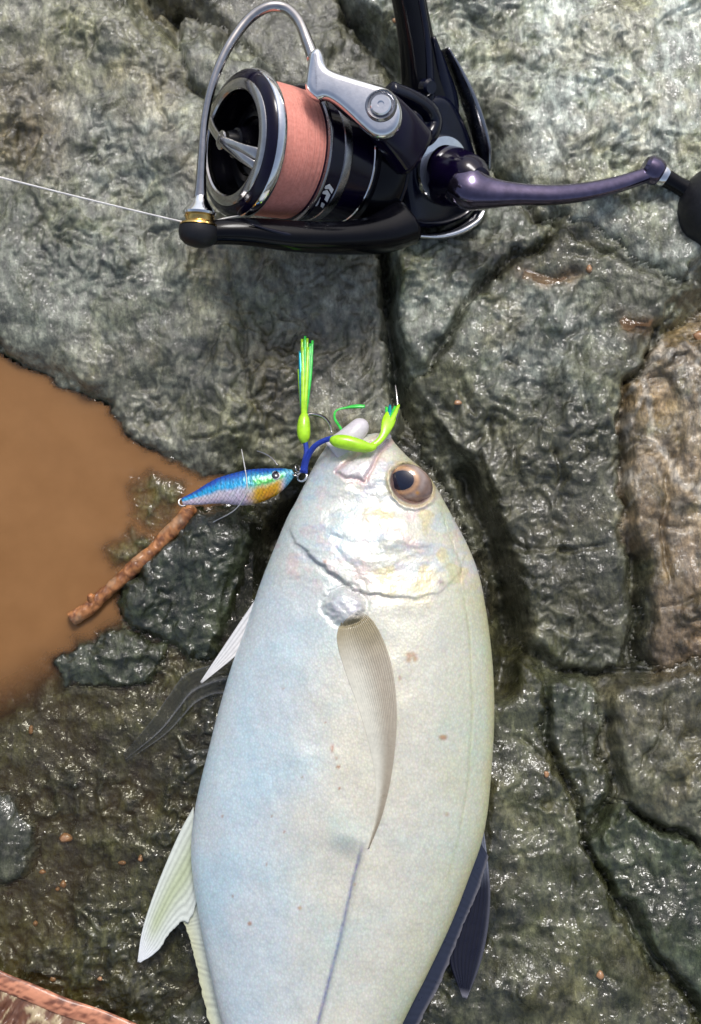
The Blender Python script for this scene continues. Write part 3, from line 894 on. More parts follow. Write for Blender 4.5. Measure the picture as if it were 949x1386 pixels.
    for (x, y, rx, ry, k) in SPECKS:
        sc = (np.exp(-(((px - x) / rx) ** 2 + ((py - y) / ry) ** 2) ** 2) * k)[..., None]
        c = c * (1 - sc) + np.array((0.42, 0.19, 0.08)) * sc
    return np.clip(c, 0.01, 0.85)
SPECKS = [(556,886,8,4,0.6),(562,892,4,4,0.6),(553,893,4,4,0.6),(600,998,6,4,0.8),(450,1013,2.5,6,0.7),(455,1026,2,3,0.6),(458,1038,2.5,2.5,0.9),(460,1067,2,2,0.8),
          (541,918,2.5,4,0.5),(338,1250,3,3,0.8),(406,1229,3,3,0.7),(385,1126,2,2,0.7),(605,1102,3,3,0.5),(480,1197,2,2,0.6),(361,1170,1.6,2.4,0.6),(368,1105,1.6,1.6,0.6),
          (301,1105,2,2,0.6),(315,1213,1.6,2.4,0.6),(440,978,1.6,1.6,0.6),(409,1052,1.8,1.8,0.6),(384,932,1.8,1.8,0.5),(440,760,3,2.5,0.6),(530,1010,4,8,0.3)]
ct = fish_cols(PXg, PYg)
nR = len(rows)
Vf = np.concatenate([top.reshape(-1, 3), bot.reshape(-1, 3)])
Ft = grid_faces(nR, NU)[:, ::-1]
Fb = grid_faces(nR, NU) + nR * NU
def ringidx(r):
    return np.array([[r * NU + j, r * NU + j + 1, nR * NU + r * NU + j + 1, nR * NU + r * NU + j] for j in range(NU - 1)])
sideL = np.array([[r * NU, (r + 1) * NU, nR * NU + (r + 1) * NU, nR * NU + r * NU] for r in range(nR - 1)])
sideR = np.array([[r * NU + NU - 1, nR * NU + r * NU + NU - 1, nR * NU + (r + 1) * NU + NU - 1, (r + 1) * NU + NU - 1] for r in range(nR - 1)])
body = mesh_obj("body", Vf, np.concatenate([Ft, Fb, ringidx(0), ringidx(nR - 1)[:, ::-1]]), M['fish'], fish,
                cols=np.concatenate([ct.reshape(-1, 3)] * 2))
bm = bmesh.new(); bm.from_mesh(body.data); bmesh.ops.remove_doubles(bm, verts=bm.verts, dist=1e-6)
bmesh.ops.recalc_face_normals(bm, faces=bm.faces); bm.to_mesh(body.data); bm.free()

# lower jaw, a blunt pale lobe in front of the tube in the mouth
def jaw_cols(V):
    return np.tile(np.array((0.66, 0.62, 0.66)), (len(V), 1))
loft("lower_jaw", [P(452, 612, 9), P(466, 600, 10), P(480, 586, 10.5), P(490, 575, 10), P(495, 570, 9)], [5.5, 4.8, 4.0, 3.2, 0.8], [4.0, 3.8, 3.4, 2.6, 0.6],
     M['fin'], fish, n=20, cols=jaw_cols)
loft("upper_lip", [P(500, 608, 12.5), P(512, 598, 12.3), P(521, 589, 11.5), P(528, 592, 10)], [1.3, 1.6, 1.6, 0.8], [1.2, 1.4, 1.4, 0.8], M['fin'], fish, n=14,
     cols=lambda V: np.tile(np.array((0.70, 0.64, 0.66)), (len(V), 1)))

# eye: a glossy ball seen from outside, iris with pink and grey bands, dark pupil
ez = float(fish_top(EYE[0] - 40, EYE[1])) - 1.0
ec = P(EYE[0], EYE[1], ez - 4.4)
def eyeball():
    n, k = 64, 40
    a = math.radians(35)
    up = (CAM - ec).normalized()
    e1 = (RGT * math.cos(a) - UPV * math.sin(a)); e1 = (e1 - up * e1.dot(up)).normalized(); e2 = up.cross(e1)
    V = []; Cc = []
    for i in range(k):
        ph = (i / (k - 1)) * math.pi * 0.5
        for j in range(n):
            t = 2 * math.pi * j / n
            r = math.sin(ph)
            q = ec + (e1 * math.cos(t) * 8.4 + e2 * math.sin(t) * 7.0) * r * 0.001 + up * math.cos(ph) * 4.2 * 0.001
            V.append(tuple(q))
            px = EYE[0] + (math.cos(t) * math.cos(a) * 8.4 + math.sin(t) * math.sin(a) * 7.0) * r * 3.75
            py = EYE[1] + (math.cos(t) * math.sin(a) * 8.4 - math.sin(t) * math.cos(a) * 7.0) * r * 3.75
            Cc.append((px, py))
    Cc = np.array(Cc)
    dp = np.sqrt(((Cc[:, 0] - 544) / 16.5) ** 2 + ((Cc[:, 1] - 650) / 13.5) ** 2)
    n1 = fbm(Cc[:, 0] / 6, Cc[:, 1] / 6, 4, 500)
    c = np.tile(np.array((0.20, 0.125, 0.09)), (len(Cc), 1))
    p1 = np.exp(-((dp - 1.25) / 0.22) ** 2)[:, None]; c = c * (1 - p1) + np.array((0.56, 0.32, 0.17)) * p1
    p2 = (np.exp(-((dp - 1.75) / 0.25) ** 2) * 0.7)[:, None]; c = c * (1 - p2) + np.array((0.36, 0.29, 0.26)) * p2
    p3 = (sstep(2.2, 2.9, dp) * 0.8)[:, None]; c = c * (1 - p3) + np.array((0.16, 0.12, 0.13)) * p3
    p4 = np.exp(-(((Cc[:, 0] - 565) / 3) ** 2 + ((Cc[:, 1] - 667) / 3) ** 2))[:, None]; c = c * (1 - p4) + np.array((0.45, 0.22, 0.05)) * p4
    c = c * (0.75 + 0.5 * n1)[:, None]
    F = [tuple(f) for f in grid_faces(k, n, True)]
    o = mesh_obj("eye", V, F, M['eye'], fish, cols=np.clip(c, 0, 1)); fix_normals(o)
    # pupil cap just above the ball
    bm = bmesh.new(); rings = []
    for i in range(8):
        ring = []
        for j in range(32):
            t = 2 * math.pi * j / 32; r = i / 7
            px = 544 + 16.5 * r * math.cos(t) + 1.5 * r * math.sin(t); py = 650 + 13.2 * r * math.sin(t) - 2 * r * math.cos(t)
            d = ray(px, py)
            # intersection of the view ray with the ellipsoid, lifted a little
            oc = CAM - ec
            def loc(v): return Vector((v.dot(e1) / 8.4, v.dot(e2) / 7.0, v.dot(up) / 4.2)) * 1000
            A, B = loc(d), loc(oc)
            aa, bb, cc = A.dot(A), 2 * A.dot(B), B.dot(B) - 1.03
            s = (-bb - math.sqrt(max(0, bb * bb - 4 * aa * cc))) / (2 * aa)
            ring.append(bm.verts.new(CAM + d * s))
            if i == 0: break
        rings.append(ring)
    for j in range(32):
        bm.faces.new((rings[0][0], rings[1][j], rings[1][(j + 1) % 32]))
        for i in range(1, 7):
            bm.faces.new((rings[i][j], rings[i + 1][j], rings[i + 1][(j + 1) % 32], rings[i][(j + 1) % 32]))
    bmesh.ops.recalc_face_normals(bm, faces=bm.faces)
    me = bpy.data.meshes.new("pupil"); bm.to_mesh(me); bm.free()
    me.polygons.foreach_set("use_smooth", np.ones(len(me.polygons), bool)); me.materials.append(M['pupil'])
    p = bpy.data.objects.new("pupil", me); COL.objects.link(p); p.parent = o
M['eye'] = tint_mat("fish_iris", 0.12, 0.0, 1.0)
eyeball()

# fins: thin bodies between two edge curves, ridged by their rays
def fin(name, ea, eb, zf, colf, nl=90, nw=60, ray_n=16, ridge=0.18, thick=0.35, along=True, jag=0.0, blend=False, mat='fin'):
    A = np.array(spline(ea, nl)); B = np.array(spline(eb, nl))
    t = np.linspace(0, 1, nw)
    PX = A[:, None, 0] * (1 - t) + B[:, None, 0] * t
    PY = A[:, None, 1] * (1 - t) + B[:, None, 1] * t
    lp = np.linspace(0, 1, nl)[:, None] * np.ones(nw); tp = np.ones((nl, 1)) * t
    if jag:
        k = fbm(lp * ray_n * 1.3, tp * 0, 3, 600) * jag
        PX += (B[:, None, 0] - A[:, None, 0]) * (k - jag / 2) * tp ** 6
        PY += (B[:, None, 1] - A[:, None, 1]) * (k - jag / 2) * tp ** 6
    rp_ = tp if along else lp
    rk = np.abs(np.sin(rp_ * math.pi * ray_n)) ** 0.7
    if blend: rk = rk * sstep(1.0, 0.4, tp)
    z = zf(PX, PY, lp, tp) + ridge * rk
    top_ = PA(PX, PY, z); bo = top_.copy(); bo[..., 2] -= thick * 0.001
    c = colf(PX, PY, lp, tp) * (1.06 - 0.32 * (1 - np.abs(np.sin(rp_ * math.pi * ray_n))) * (sstep(1.0, 0.4, tp) if blend else 1))[..., None]
    F = grid_faces(nl, nw); n0 = nl * nw
    rim = np.concatenate([np.arange(nw), np.arange(1, nl) * nw + nw - 1, (nl - 1) * nw + np.arange(nw - 2, -1, -1), np.arange(nl - 2, 0, -1) * nw])
    r2 = np.roll(rim, -1)
    S = np.stack([rim, r2, r2 + n0, rim + n0], 1)
    o = mesh_obj(name, np.concatenate([top_.reshape(-1, 3), bo.reshape(-1, 3)]), np.concatenate([F, F[:, ::-1] + n0, S]), M[mat], fish,
                 cols=np.clip(np.concatenate([c.reshape(-1, 3)] * 2), 0.004, 0.9))
    return fix_normals(o)

def mixcol(a, b, w):
    return np.array(a) * (1 - w[..., None]) + np.array(b) * w[..., None]

fin("pectoral_fin", [(482, 822), (506, 842), (525, 882), (535, 930), (537, 985), (530, 1050), (517, 1105), (500, 1148)],
    [(464, 832), (456, 864), (466, 905), (484, 955), (499, 1005), (508, 1055), (506, 1105), (497, 1150)],
    lambda x, y, l, t: fish_top(x, y) + 0.12 + 0.9 * np.sin(np.clip(l, 0, 1) * math.pi) * (1 - t) + 0.6 * (1 - l) * (1 - t) - 2.2 * np.exp(-l / 0.025),
    lambda x, y, l, t: mixcol(mixcol(mixcol((0.74, 0.72, 0.68), (0.36, 0.30, 0.17), sstep(0.03, 0.12, l + 0.05 * t)), (0.52, 0.46, 0.36), sstep(0.12, 0.36, l)), (0.76, 0.74, 0.63), sstep(0.25, 0.8, t) * sstep(0.05, 0.4, l)),
    nl=140, nw=110, ray_n=20, ridge=0.22, thick=0.12, blend=True, mat='pecfin')

fin("pelvic_fin", [(345, 812), (322, 846), (296, 885), (271, 923)], [(338, 868), (330, 878), (312, 894), (273, 925)],
    lambda x, y, l, t: FZ - 2 + (x - 271) * 0.03 + 0 * y,
    lambda x, y, l, t: mixcol((0.66, 0.66, 0.66), (0.74, 0.72, 0.70), t), nl=50, nw=26, ray_n=5, ridge=0.12)

fin("pelvic_fin", [(322, 892), (288, 900), (252, 912), (231, 938), (203, 978), (166, 1022)], [(308, 940), (290, 940), (265, 952), (246, 972), (222, 996), (172, 1030)],
    lambda x, y, l, t: -9.8 - 2.3 * l + 0.7 * np.exp(-(t / 0.05) ** 2) + 0.7 * np.exp(-((t - 0.55 - 0.15 * l) / 0.06) ** 2) + 0.6 * np.exp(-((t - 0.97) / 0.05) ** 2),
    lambda x, y, l, t: mixcol((0.055, 0.056, 0.040), (0.30, 0.31, 0.33), np.clip(np.exp(-(t / 0.05) ** 2) + np.exp(-((t - 0.55 - 0.15 * l) / 0.05) ** 2) * 0.8 + np.exp(-((t - 0.97) / 0.04) ** 2) * 0.6, 0, 1)),
    nl=80, nw=90, ray_n=7, ridge=0.05, thick=0.15, mat='wetfin')

fin("anal_fin", [(262, 1092), (244, 1125), (222, 1175), (204, 1222), (192, 1262), (186, 1302)],
    [(266, 1225), (258, 1246), (243, 1252), (227, 1268), (210, 1290), (190, 1303)],
    lambda x, y, l, t: FZ - 5 - 4.0 * l + 0.015 * (x - 190),
    lambda x, y, l, t: mixcol(mixcol((0.66, 0.70, 0.64), (0.44, 0.50, 0.28), np.exp(-((t - 0.45) / 0.25) ** 2) * 0.8 * sstep(1.0, 0.6, l)), (0.80, 0.82, 0.84), sstep(0.62, 0.95, l) * 0.9),
    nl=90, nw=50, ray_n=9, ridge=0.16, jag=0.12)

fin("anal_fin_edge", [(270, 1215), (277, 1262), (291, 1320), (306, 1386), (340, 1500), (370, 1600), (388, 1670)],
    [(240, 1240), (254, 1262), (266, 1310), (284, 1386), (325, 1500), (360, 1600), (386, 1672)],
    lambda x, y, l, t: FZ - 5 - 1.5 * t + 0 * x, lambda x, y, l, t: mixcol((0.60, 0.66, 0.62), (0.62, 0.62, 0.40), t), nl=90, nw=20, ray_n=40, ridge=0.12, along=False, jag=0.2)

def navy(x, y, l, t):
    return mixcol((0.10, 0.115, 0.17), (0.012, 0.016, 0.045), sstep(0.12, 0.45, t) * sstep(0.15, 0.4, l))
fin("dorsal_fin", [(655, 1122), (661, 1170), (664, 1215), (660, 1262), (650, 1306), (632, 1352)],
    [(640, 1168), (632, 1196), (622, 1226), (610, 1262), (608, 1300), (626, 1350)],
    lambda x, y, l, t: FZ - 6 - 3 * l + 0 * x,
    lambda x, y, l, t: mixcol(mixcol((0.14, 0.155, 0.20), (0.003, 0.004, 0.014), sstep(0.12, 0.34, l)), (0.26, 0.26, 0.31), sstep(0.94, 1.0, l) * 0.9 + np.exp(-(t / 0.08) ** 2) * 0.3),
    nl=90, nw=46, ray_n=8, ridge=0.3, jag=0.0, mat='darkfin')
fin("dorsal_fin_edge", [(650, 1140), (634, 1190), (610, 1252), (578, 1320), (543, 1390), (493, 1500), (460, 1600), (443, 1670)],
    [(662, 1160), (648, 1204), (626, 1256), (598, 1326), (565, 1390), (507, 1500), (468, 1600), (446, 1672)],
    lambda x, y, l, t: FZ - 4 - 2 * t + 0 * x,
    lambda x, y, l, t: mixcol((0.022, 0.027, 0.05), (0.15, 0.145, 0.16), sstep(0.7, 1.0, t)), nl=110, nw=18, ray_n=50, ridge=0.15, along=False, jag=0.2, mat='darkfin')
fin("tail_fin", [(388, 1712), (360, 1780), (330, 1850), (300, 1930)], [(441, 1712), (432, 1780), (405, 1800), (310, 1934)],
    lambda x, y, l, t: FZ - 4 - 6 * l + 0 * x, lambda x, y, l, t: mixcol((0.6, 0.6, 0.5), (0.35, 0.34, 0.22), l), nl=40, nw=24, ray_n=8)
fin("tail_fin", [(441, 1712), (475, 1780), (505, 1850), (540, 1930)], [(388, 1712), (398, 1780), (425, 1800), (530, 1934)],
    lambda x, y, l, t: FZ - 4.6 - 6 * l + 0 * x, lambda x, y, l, t: mixcol((0.6, 0.6, 0.5), (0.35, 0.34, 0.22), l), nl=40, nw=24, ray_n=8)

# ------------------------------------------------------------------ the reel
FC = P(316, 193, 52)                         # centre of the spool's front ring
VW = (CAM - FC).normalized()
RR = (RGT - VW * RGT.dot(VW)).normalized(); UU = VW.cross(RR).normalized()
K = (CAM - FC).dot(-FWD) / FPX               # metres per pixel at the spool
tt = math.asin(0.49)
AX = (RR * math.cos(tt) * math.cos(math.radians(11.5)) - UU * math.cos(tt) * math.sin(math.radians(11.5)) - VW * math.sin(tt)).normalized()  # front to rear
CT = math.cos(tt)
_, AU, AV = frame_of(AX)
reel = empty("fishing_reel", P(600, 260, 2))
tag(reel, "black and violet spinning reel with salmon pink line and chrome bail", "fishing reel")
def pr(lst): return [(s / CT * K, r * K) for s, r in lst]   # (projected px along axis, radius px)

spool = lathe("spool", FC, AX, pr([(0, 84), (1, 88), (4, 94), (7, 96.5), (8, 97), (8.5, 92), (20, 90), (20, 70), (80, 70), (80, 92), (82, 96), (86, 96), (88, 90), (92, 85.5),
        (119, 85.0)]), M['violet'], reel)
lathe("front_ring", FC, AX, pr([(4, 68.5), (-1, 69), (-3, 71), (-3, 80), (-1, 83.5), (3, 84.5), (4, 84)]), M['wire'], spool)
lathe("lip_ring", FC, AX, pr([(8, 96.2), (9, 98.2), (13, 99.6), (18, 99.2), (21, 96.5), (22, 90)]), M['chrome'], spool)
lathe("rear_rim", FC, AX, pr([(80, 92.5), (81, 95.8), (83, 96.4), (84.5, 95.9), (85, 92)]), M['steel'], spool)
# wound line: a stack of turns, slightly uneven
rs = np.random.RandomState(3)
turns = []
s = 19.0; base = 89.0
while s < 81.5:
    w = 0.62 + rs.rand() * 0.35
    cr = base - 1.5 * ((s - 50) / 31) ** 2 + rs.randn() * 0.16
    turns += [(s, cr - 0.42), (s + w * 0.5, cr + 0.16), (s + w * 0.96, cr - 0.42)]
    s += w
def line_mat():
    m, nt, b = newmat("salmon_braid")
    n = noise(nt, 900, 5); r = ramp(nt, n.outputs[0], [(0.3, (0.66, 0.235, 0.18)), (0.7, (0.80, 0.33, 0.26))])
    n2 = noise(nt, 90, 3); r2 = ramp(nt, n2.outputs[0], [(0.35, 0.9), (0.65, 1.06)])
    c = mixc(nt, 1.0, r.outputs[0], r2.outputs[0], 'MULTIPLY')
    nt.links.new(c.outputs[2], b.inputs['Base Color'])
    b.inputs['Roughness'].default_value = 0.6
    b.inputs['Sheen Weight'].default_value = 0.15
    return m
M['braid'] = line_mat()
lathe("wound_line", FC, AX, pr(turns), M['braid'], spool, n=96, sharp=180)
# skirt rings
lathe("skirt_ring", FC, AX, pr([(109, 85.2), (110, 86.6), (119, 86.4), (121, 85.4), (122, 83)]), M['steel'], spool)
lathe("skirt", FC, AX, pr([(119, 84), (124, 83.2), (158, 82.0), (159, 80)]), M['violet'], spool)
lathe("skirt_ring", FC, AX, pr([(155.5, 82.1), (156.3, 83.4), (160, 83.2), (161.5, 82)]), M['chrome'], spool)

# printed mark on the skirt
def on_cyl(px, py, rpx):
    d = ray(px, py); oc = CAM - FC
    r = rpx * K
    dp = d - AX * d.dot(AX); op = oc - AX * oc.dot(AX)
    a, b, c = dp.dot(dp), 2 * dp.dot(op), op.dot(op) - r * r
    t = (-b - math.sqrt(max(0, b * b - 4 * a * c))) / (2 * a)
    return CAM + d * t
LOGO = [[(205,908),(243,890),(273,930),(258,962),(238,926),(212,928)],
        [(182,948),(226,932),(250,968),(226,1022),(206,1002),(220,968),(197,962)],
        [(128,1046),(160,990),(180,984),(164,1034),(152,1050)],
        [(178,1050),(188,1020),(210,1034),(196,1064)]]
for lg in LOGO:
    bm = bmesh.new()
    pts = []
    for i in range(len(lg)):
        a, b = np.array(lg[i], float), np.array(lg[(i + 1) % len(lg)], float)
        for t in (0, 0.25, 0.5, 0.75): pts.append(a * (1 - t) + b * t)
    lo = [bm.verts.new(on_cyl(400 + q[0] / 5.27, 80 + q[1] / 5.27, 86.6)) for q in pts]
    f = bm.faces.new(lo); bmesh.ops.triangulate(bm, faces=[f])
    me = bpy.data.meshes.new("printed_mark"); bm.to_mesh(me); bm.free(); me.materials.append(M['white'])
    o = bpy.data.objects.new("printed_mark", me); COL.objects.link(o); o.parent = spool; o.matrix_parent_inverse = spool.matrix_world.inverted()

# drag knob inside the front ring
knob = lathe("drag_knob", FC, AX, pr([(4, 67), (30, 62), (31, 50), (24, 47), (24, 40), (30, 38), (31, 30), (18, 27), (10, 22), (2, 20), (0, 17), (-13, 12.5), (-15.5, 11), (-16, 0.2)]), M['black'], reel)
dk = lambda px, py, s: ray_plane(px, py, FC + AX * (s / CT * K), AX)
hubc = FC + AX * (-17 / CT * K)
lathe("hub_cap", hubc, AX, [(-1.2 * K, 0.2 * K), (-1.2 * K, 11 * K), (0.5 * K, 12.8 * K), (8 * K, 13 * K)], M['wire'], knob, n=40)
e1 = dk(349, 208, 0); e2 = dk(344, 223, 0); e3 = dk(283, 163, -2)
md = lambda a, b, t, lift: a.lerp(b, t) - AX * (lift * K)
for e, w0 in ((e1, 6.5), (e2, 5.5)):
    loft("knob_bar", [hubc, md(hubc, e, 0.35, 1), md(hubc, e, 0.7, 2), md(hubc, e, 0.95, 0), e + AX * 3 * K], [6.5 * K * 1000 for _ in range(3)] + [w0 * 1.2 * K * 1000, w0 * 1.2 * K * 1000],
         [5 * K * 1000] * 3 + [4.5 * K * 1000] * 2, M['wire'], knob, n=12, up=-AX, power=4)
loft("knob_bar", [hubc, md(hubc, e3, 0.5, 1), md(hubc, e3, 0.9, 0), e3 + AX * 4 * K], [6 * K * 1000, 6 * K * 1000, 8 * K * 1000, 8 * K * 1000], [4 * K * 1000] * 4, M['wire'], knob, n=12, up=-AX, power=4)

# rotor: cup behind the skirt
rotor = lathe("rotor", FC, AX, pr([(160, 81), (163, 88), (170, 91), (185, 95), (198, 96), (205, 93), (212, 84), (222, 60), (232, 48), (232, 0.2)]), M['black'], reel)
lathe("rotor_trim", FC, AX, pr([(199, 96.2), (200, 97), (203, 96.6), (204.5, 94)]), M['navy'], rotor)
axp = lambda s: FC + AX * (s / CT * K)
# arm to the line roller, along the lower side of the spool
loft("rotor_arm", [P(548, 300, 24), P(520, 314, 27), P(470, 322, 33), P(400, 320, 40), P(340, 314, 45), P(300, 314, 47), P(262, 318, 47)],
     [9, 7.2, 5.2, 5.0, 4.4, 3.8, 3.4], [7, 7, 6, 5, 4.5, 4.2, 4.0], M['black'], rotor, n=20, power=2.6, up=(0, 0, 1))
loft("rotor_arm_edge", [P(338, 303, 50.6), P(380, 315, 46.6), P(430, 324, 41.2), P(490, 331, 34.5)], [0.25, 0.7, 0.6, 0.2], [0.3, 0.5, 0.4, 0.2], M['navy'], rotor, n=10)
# upper arm that carries the chrome bail arm
loft("rotor_arm", [P(560, 205, 38), P(535, 175, 47), P(510, 150, 53), P(475, 135, 58), P(440, 112, 62)], [10, 9, 8, 5.5, 3], [6, 6, 5, 4, 2.5], M['violet'], rotor, n=20, power=2.8)
bz = 70
armn = (CAM - P(490, 130, bz)).normalized() * 0.92 + RR * -0.1 + UU * 0.30
armn.normalize()
ac = P(490, 130, bz)
AP = lambda px, py: ray_plane(px, py, ac, armn)
outline = [(417, 70), (424, 63), (432, 63), (437, 72), (441, 86), (452, 94), (480, 103), (507, 111), (524, 117), (536, 128), (543, 145), (543, 160), (538, 173), (528, 182), (516, 185), (503, 182), (488, 170), (470, 153), (452, 138), (438, 131), (428, 133), (418, 127), (412, 115), (413, 98)]
sm = spline([(*q,) for q in outline + outline[:1]], 90)[:-1]
ba = slab("bail_arm", [AP(q[0], q[1]) for q in sm], armn, 0.0068, M['chrome'], reel, bev=0.0026, seg=6)
sc_ = AP(516, 143) + armn * 0.0002
lathe("screw_recess", sc_, armn, [(0.0002, 14.6 * K), (0.0003, 16.5 * K), (0.0010, 17.2 * K), (0.0012, 18.5 * K), (0.0001, 21 * K)], M['steel'], ba, n=48)
scr = lathe("screw", sc_ + armn * 0.0002, armn, [(0.0, 14.2 * K), (0.0010, 13.6 * K), (0.0014, 12 * K), (0.0014, 4.5 * K), (0.0004, 3.5 * K), (0.0004, 0.1 * K)], M['chrome'], ba, n=40)
# bail wire
wp = [(424, 78, 68), (416, 56, 68), (404, 28, 67), (386, 11, 66), (362, 10, 66), (335, 28, 65), (308, 66, 64), (289, 110, 62), (278, 158, 59), (274, 205, 56), (272, 245, 53), (271, 268, 51)]
loft("bail_wire", [P(*q) for q in wp], [2.2, 2.0, 1.85, 1.8, 1.8, 1.75, 1.65, 1.5, 1.4, 1.5, 1.8, 2.4], None, M['wire'], reel, n=18, samples=110)
# line roller
r0, r1 = P(272, 258, 52), P(268, 334, 48)
rax = (r1 - r0).normalized(); Lr_ = (r1 - r0).length
lathe("roller_cone", r0, rax, [(0.0, 5 * K), (0.12 * Lr_, 8 * K), (0.25 * Lr_, 14 * K), (0.34 * Lr_, 20 * K), (0.40 * Lr_, 23 * K), (0.44 * Lr_, 22 * K), (0.46 * Lr_, 15 * K)], M['chrome'], reel, n=48)
lathe("line_roller", r0, rax, [(0.44 * Lr_, 18 * K), (0.47 * Lr_, 20.5 * K), (0.50 * Lr_, 19 * K), (0.55 * Lr_, 18.5 * K), (0.58 * Lr_, 20 * K), (0.60 * Lr_, 25 * K), (0.635 * Lr_, 26 * K), (0.65 * Lr_, 20 * K)], M['gold'], reel, n=48)
lathe("roller_cap", r0, rax, [(0.64 * Lr_, 22 * K), (0.655 * Lr_, 26.5 * K), (0.75 * Lr_, 27 * K), (0.87 * Lr_, 25 * K), (0.96 * Lr_, 18 * K), (1.0 * Lr_, 8 * K), (1.01 * Lr_, 0.1 * K)], M['rubber'], reel, n=48)

# body housing and stem
bc = axp(285); hz = (VW * 0.86 + RR * 0.47 - UU * 0.05); hz = (hz - AX * hz.dot(AX)).normalized()   # handle axis, square to the spool axis
bface = bc + hz * 0.012
BP = lambda px, py: ray_plane(px, py, bface, hz)
bo = [(552, 165), (570, 140), (592, 128), (612, 130), (628, 152), (642, 186), (652, 222), (654, 250), (650, 275), (640, 292), (618, 304), (590, 310), (562, 306), (552, 280), (548, 230)]
sm = spline([(*q,) for q in bo + bo[:1]], 60)[:-1]
slab("body_housing", [BP(*q) for q in sm], hz, 0.026, M['navy'], reel, bev=0.004, seg=5)
lathe("side_plate", bface + hz * 0.0005 + (BP(597, 228) - bface), hz, [(-0.002, 49 * K), (0.0004, 48 * K), (0.0014, 46 * K), (0.0016, 34 * K)], M['chrome'], reel, n=64)
# bright trim strip on the rear edge of the housing
loft("rear_guard", [BP(611, 66) - hz * 0.004, BP(624, 100) - hz * 0.002, BP(638, 145), BP(650, 195) + hz * 0.001, BP(655, 230) + hz * 0.001], [0.4, 1.0, 1.3, 1.3, 0.7], [3, 4, 5, 5, 3], M['steel'], reel, n=14, up=hz, power=3)
loft("bottom_guard", [BP(556, 318), BP(590, 319), BP(618, 312), BP(640, 298), BP(650, 284)], [0.8, 1.2, 1.4, 1.2, 0.6], [3, 4, 4, 4, 3], M['chrome'], reel, n=14, up=hz, power=3)
stem = loft("stem", [BP(600, 150) - hz * 0.009, BP(592, 110) - hz * 0.009, BP(585, 60) - hz * 0.009, BP(576, 5) - hz * 0.009, BP(566, -55) - hz * 0.009, BP(556, -85) - hz * 0.009], [9.5, 7.4, 6.2, 5.8, 6.5, 8], [8, 6.5, 5.5, 5, 5, 5], M['black'], reel, n=24, up=hz, power=3.2)
loft("stem_ridge", [BP(588, 150) - hz * 0.0015, BP(588, 120) - hz * 0.002, BP(588, 60) - hz * 0.0035, BP(580, 0) - hz * 0.004, BP(570, -60) - hz * 0.004], [1.2, 1.6, 1.5, 1.4, 1.2], [0.9, 0.9, 0.8, 0.8, 0.8], M['navy'], stem, n=12, up=hz)
loft("stem_web", [BP(612, 190) - hz * 0.006, BP(616, 140) - hz * 0.006, BP(607, 95) - hz * 0.006, BP(596, 50) - hz * 0.006], [5, 4.5, 3, 1], [6, 5, 4, 3], M['navy'], stem, n=18, up=hz, power=3)
loft("foot", [BP(505, -92) - hz * 0.009, BP(530, -94) - hz * 0.009, BP(556, -95) - hz * 0.009, BP(590, -93) - hz * 0.009, BP(625, -90) - hz * 0.009], [2, 3, 3.2, 3, 2], [4, 6, 7, 6, 4], M['black'], stem, n=16, up=hz, power=3)
# open bracket behind the bail pivot
loft("bracket", [P(528, 122, 50), P(556, 133, 44), P(579, 148, 38), P(586, 166, 34), P(578, 185, 34), P(556, 193, 36), P(535, 198, 40)], [2.6, 2.6, 2.8, 3.2, 3.0, 2.8, 2.6], [3, 3, 3, 3.4, 3, 3, 3], M['navy'], rotor, n=14, power=3)
lathe("body_screw", P(575, 118, 32), hz, [(0, 12 * K), (0.003, 12 * K), (0.004, 9 * K), (0.004, 0.1 * K)], M['navy'], reel, n=24)
# handle: conical hub, arm, joint, shaft and round knob
hb = BP(603, 238)
hub_dir = hz
handle = lathe("handle_hub", hb, hub_dir, [(0.0, 43 * K), (0.002, 44 * K), (0.005, 43 * K), (0.010, 39 * K), (0.014, 35 * K), (0.0165, 31 * K), (0.018, 26 * K), (0.020, 18 * K), (0.0205, 0.1 * K)], M['violet'], reel, n=64)
hp = hb + hub_dir * 0.0165
hzp = hp.z * 1000
elbow = loft("handle_arm", [P(622, 247, hzp - 1.5), P(638, 256, hzp), P(662, 261, hzp), P(700, 263, hzp - 1), P(745, 264, hzp - 3), P(790, 260, hzp - 6), P(835, 250, hzp - 9), P(884, 234, hzp - 12)],
     [7.4, 7.6, 5.6, 4.0, 3.6, 3.4, 3.1, 2.8], [6.4, 6.4, 4.8, 3.6, 3.1, 2.9, 2.6, 2.4], M['purple'], reel, n=24, power=2.6)
jz = hzp - 12
jc = P(884, 231, jz)
kc = P(980, 287, jz - 6)
kax = (kc - P(892, 236, jz)).normalized()
lathe("handle_joint", jc - kax * 0.0042, kax, [(0, 0.1 * K), (0.0, 14 * K), (0.0012, 19 * K), (0.004, 21 * K), (0.0062, 20 * K), (0.0074, 17 * K), (0.0076, 12 * K)], M['purple'], reel, n=40)
lathe("joint_ring", jc, kax, [(0.0030, 16.5 * K), (0.0042, 17 * K), (0.0056, 15 * K), (0.0058, 10 * K)], M['chrome'], reel, n=40)
lathe("knob_shaft", jc, kax, [(0.004, 12.5 * K), (0.0065, 13.5 * K), (0.011, 12.5 * K), (0.016, 15 * K), (0.020, 17 * K)], M['black'], reel, n=32)
Rk = 70 * K
prof = [(-Rk * math.cos(a) * 1.03, Rk * math.sin(a)) for a in np.linspace(0.02, math.pi - 0.02, 28)]
lathe("handle_knob", kc, kax, prof, M['rubber'], reel, n=56, sharp=180)

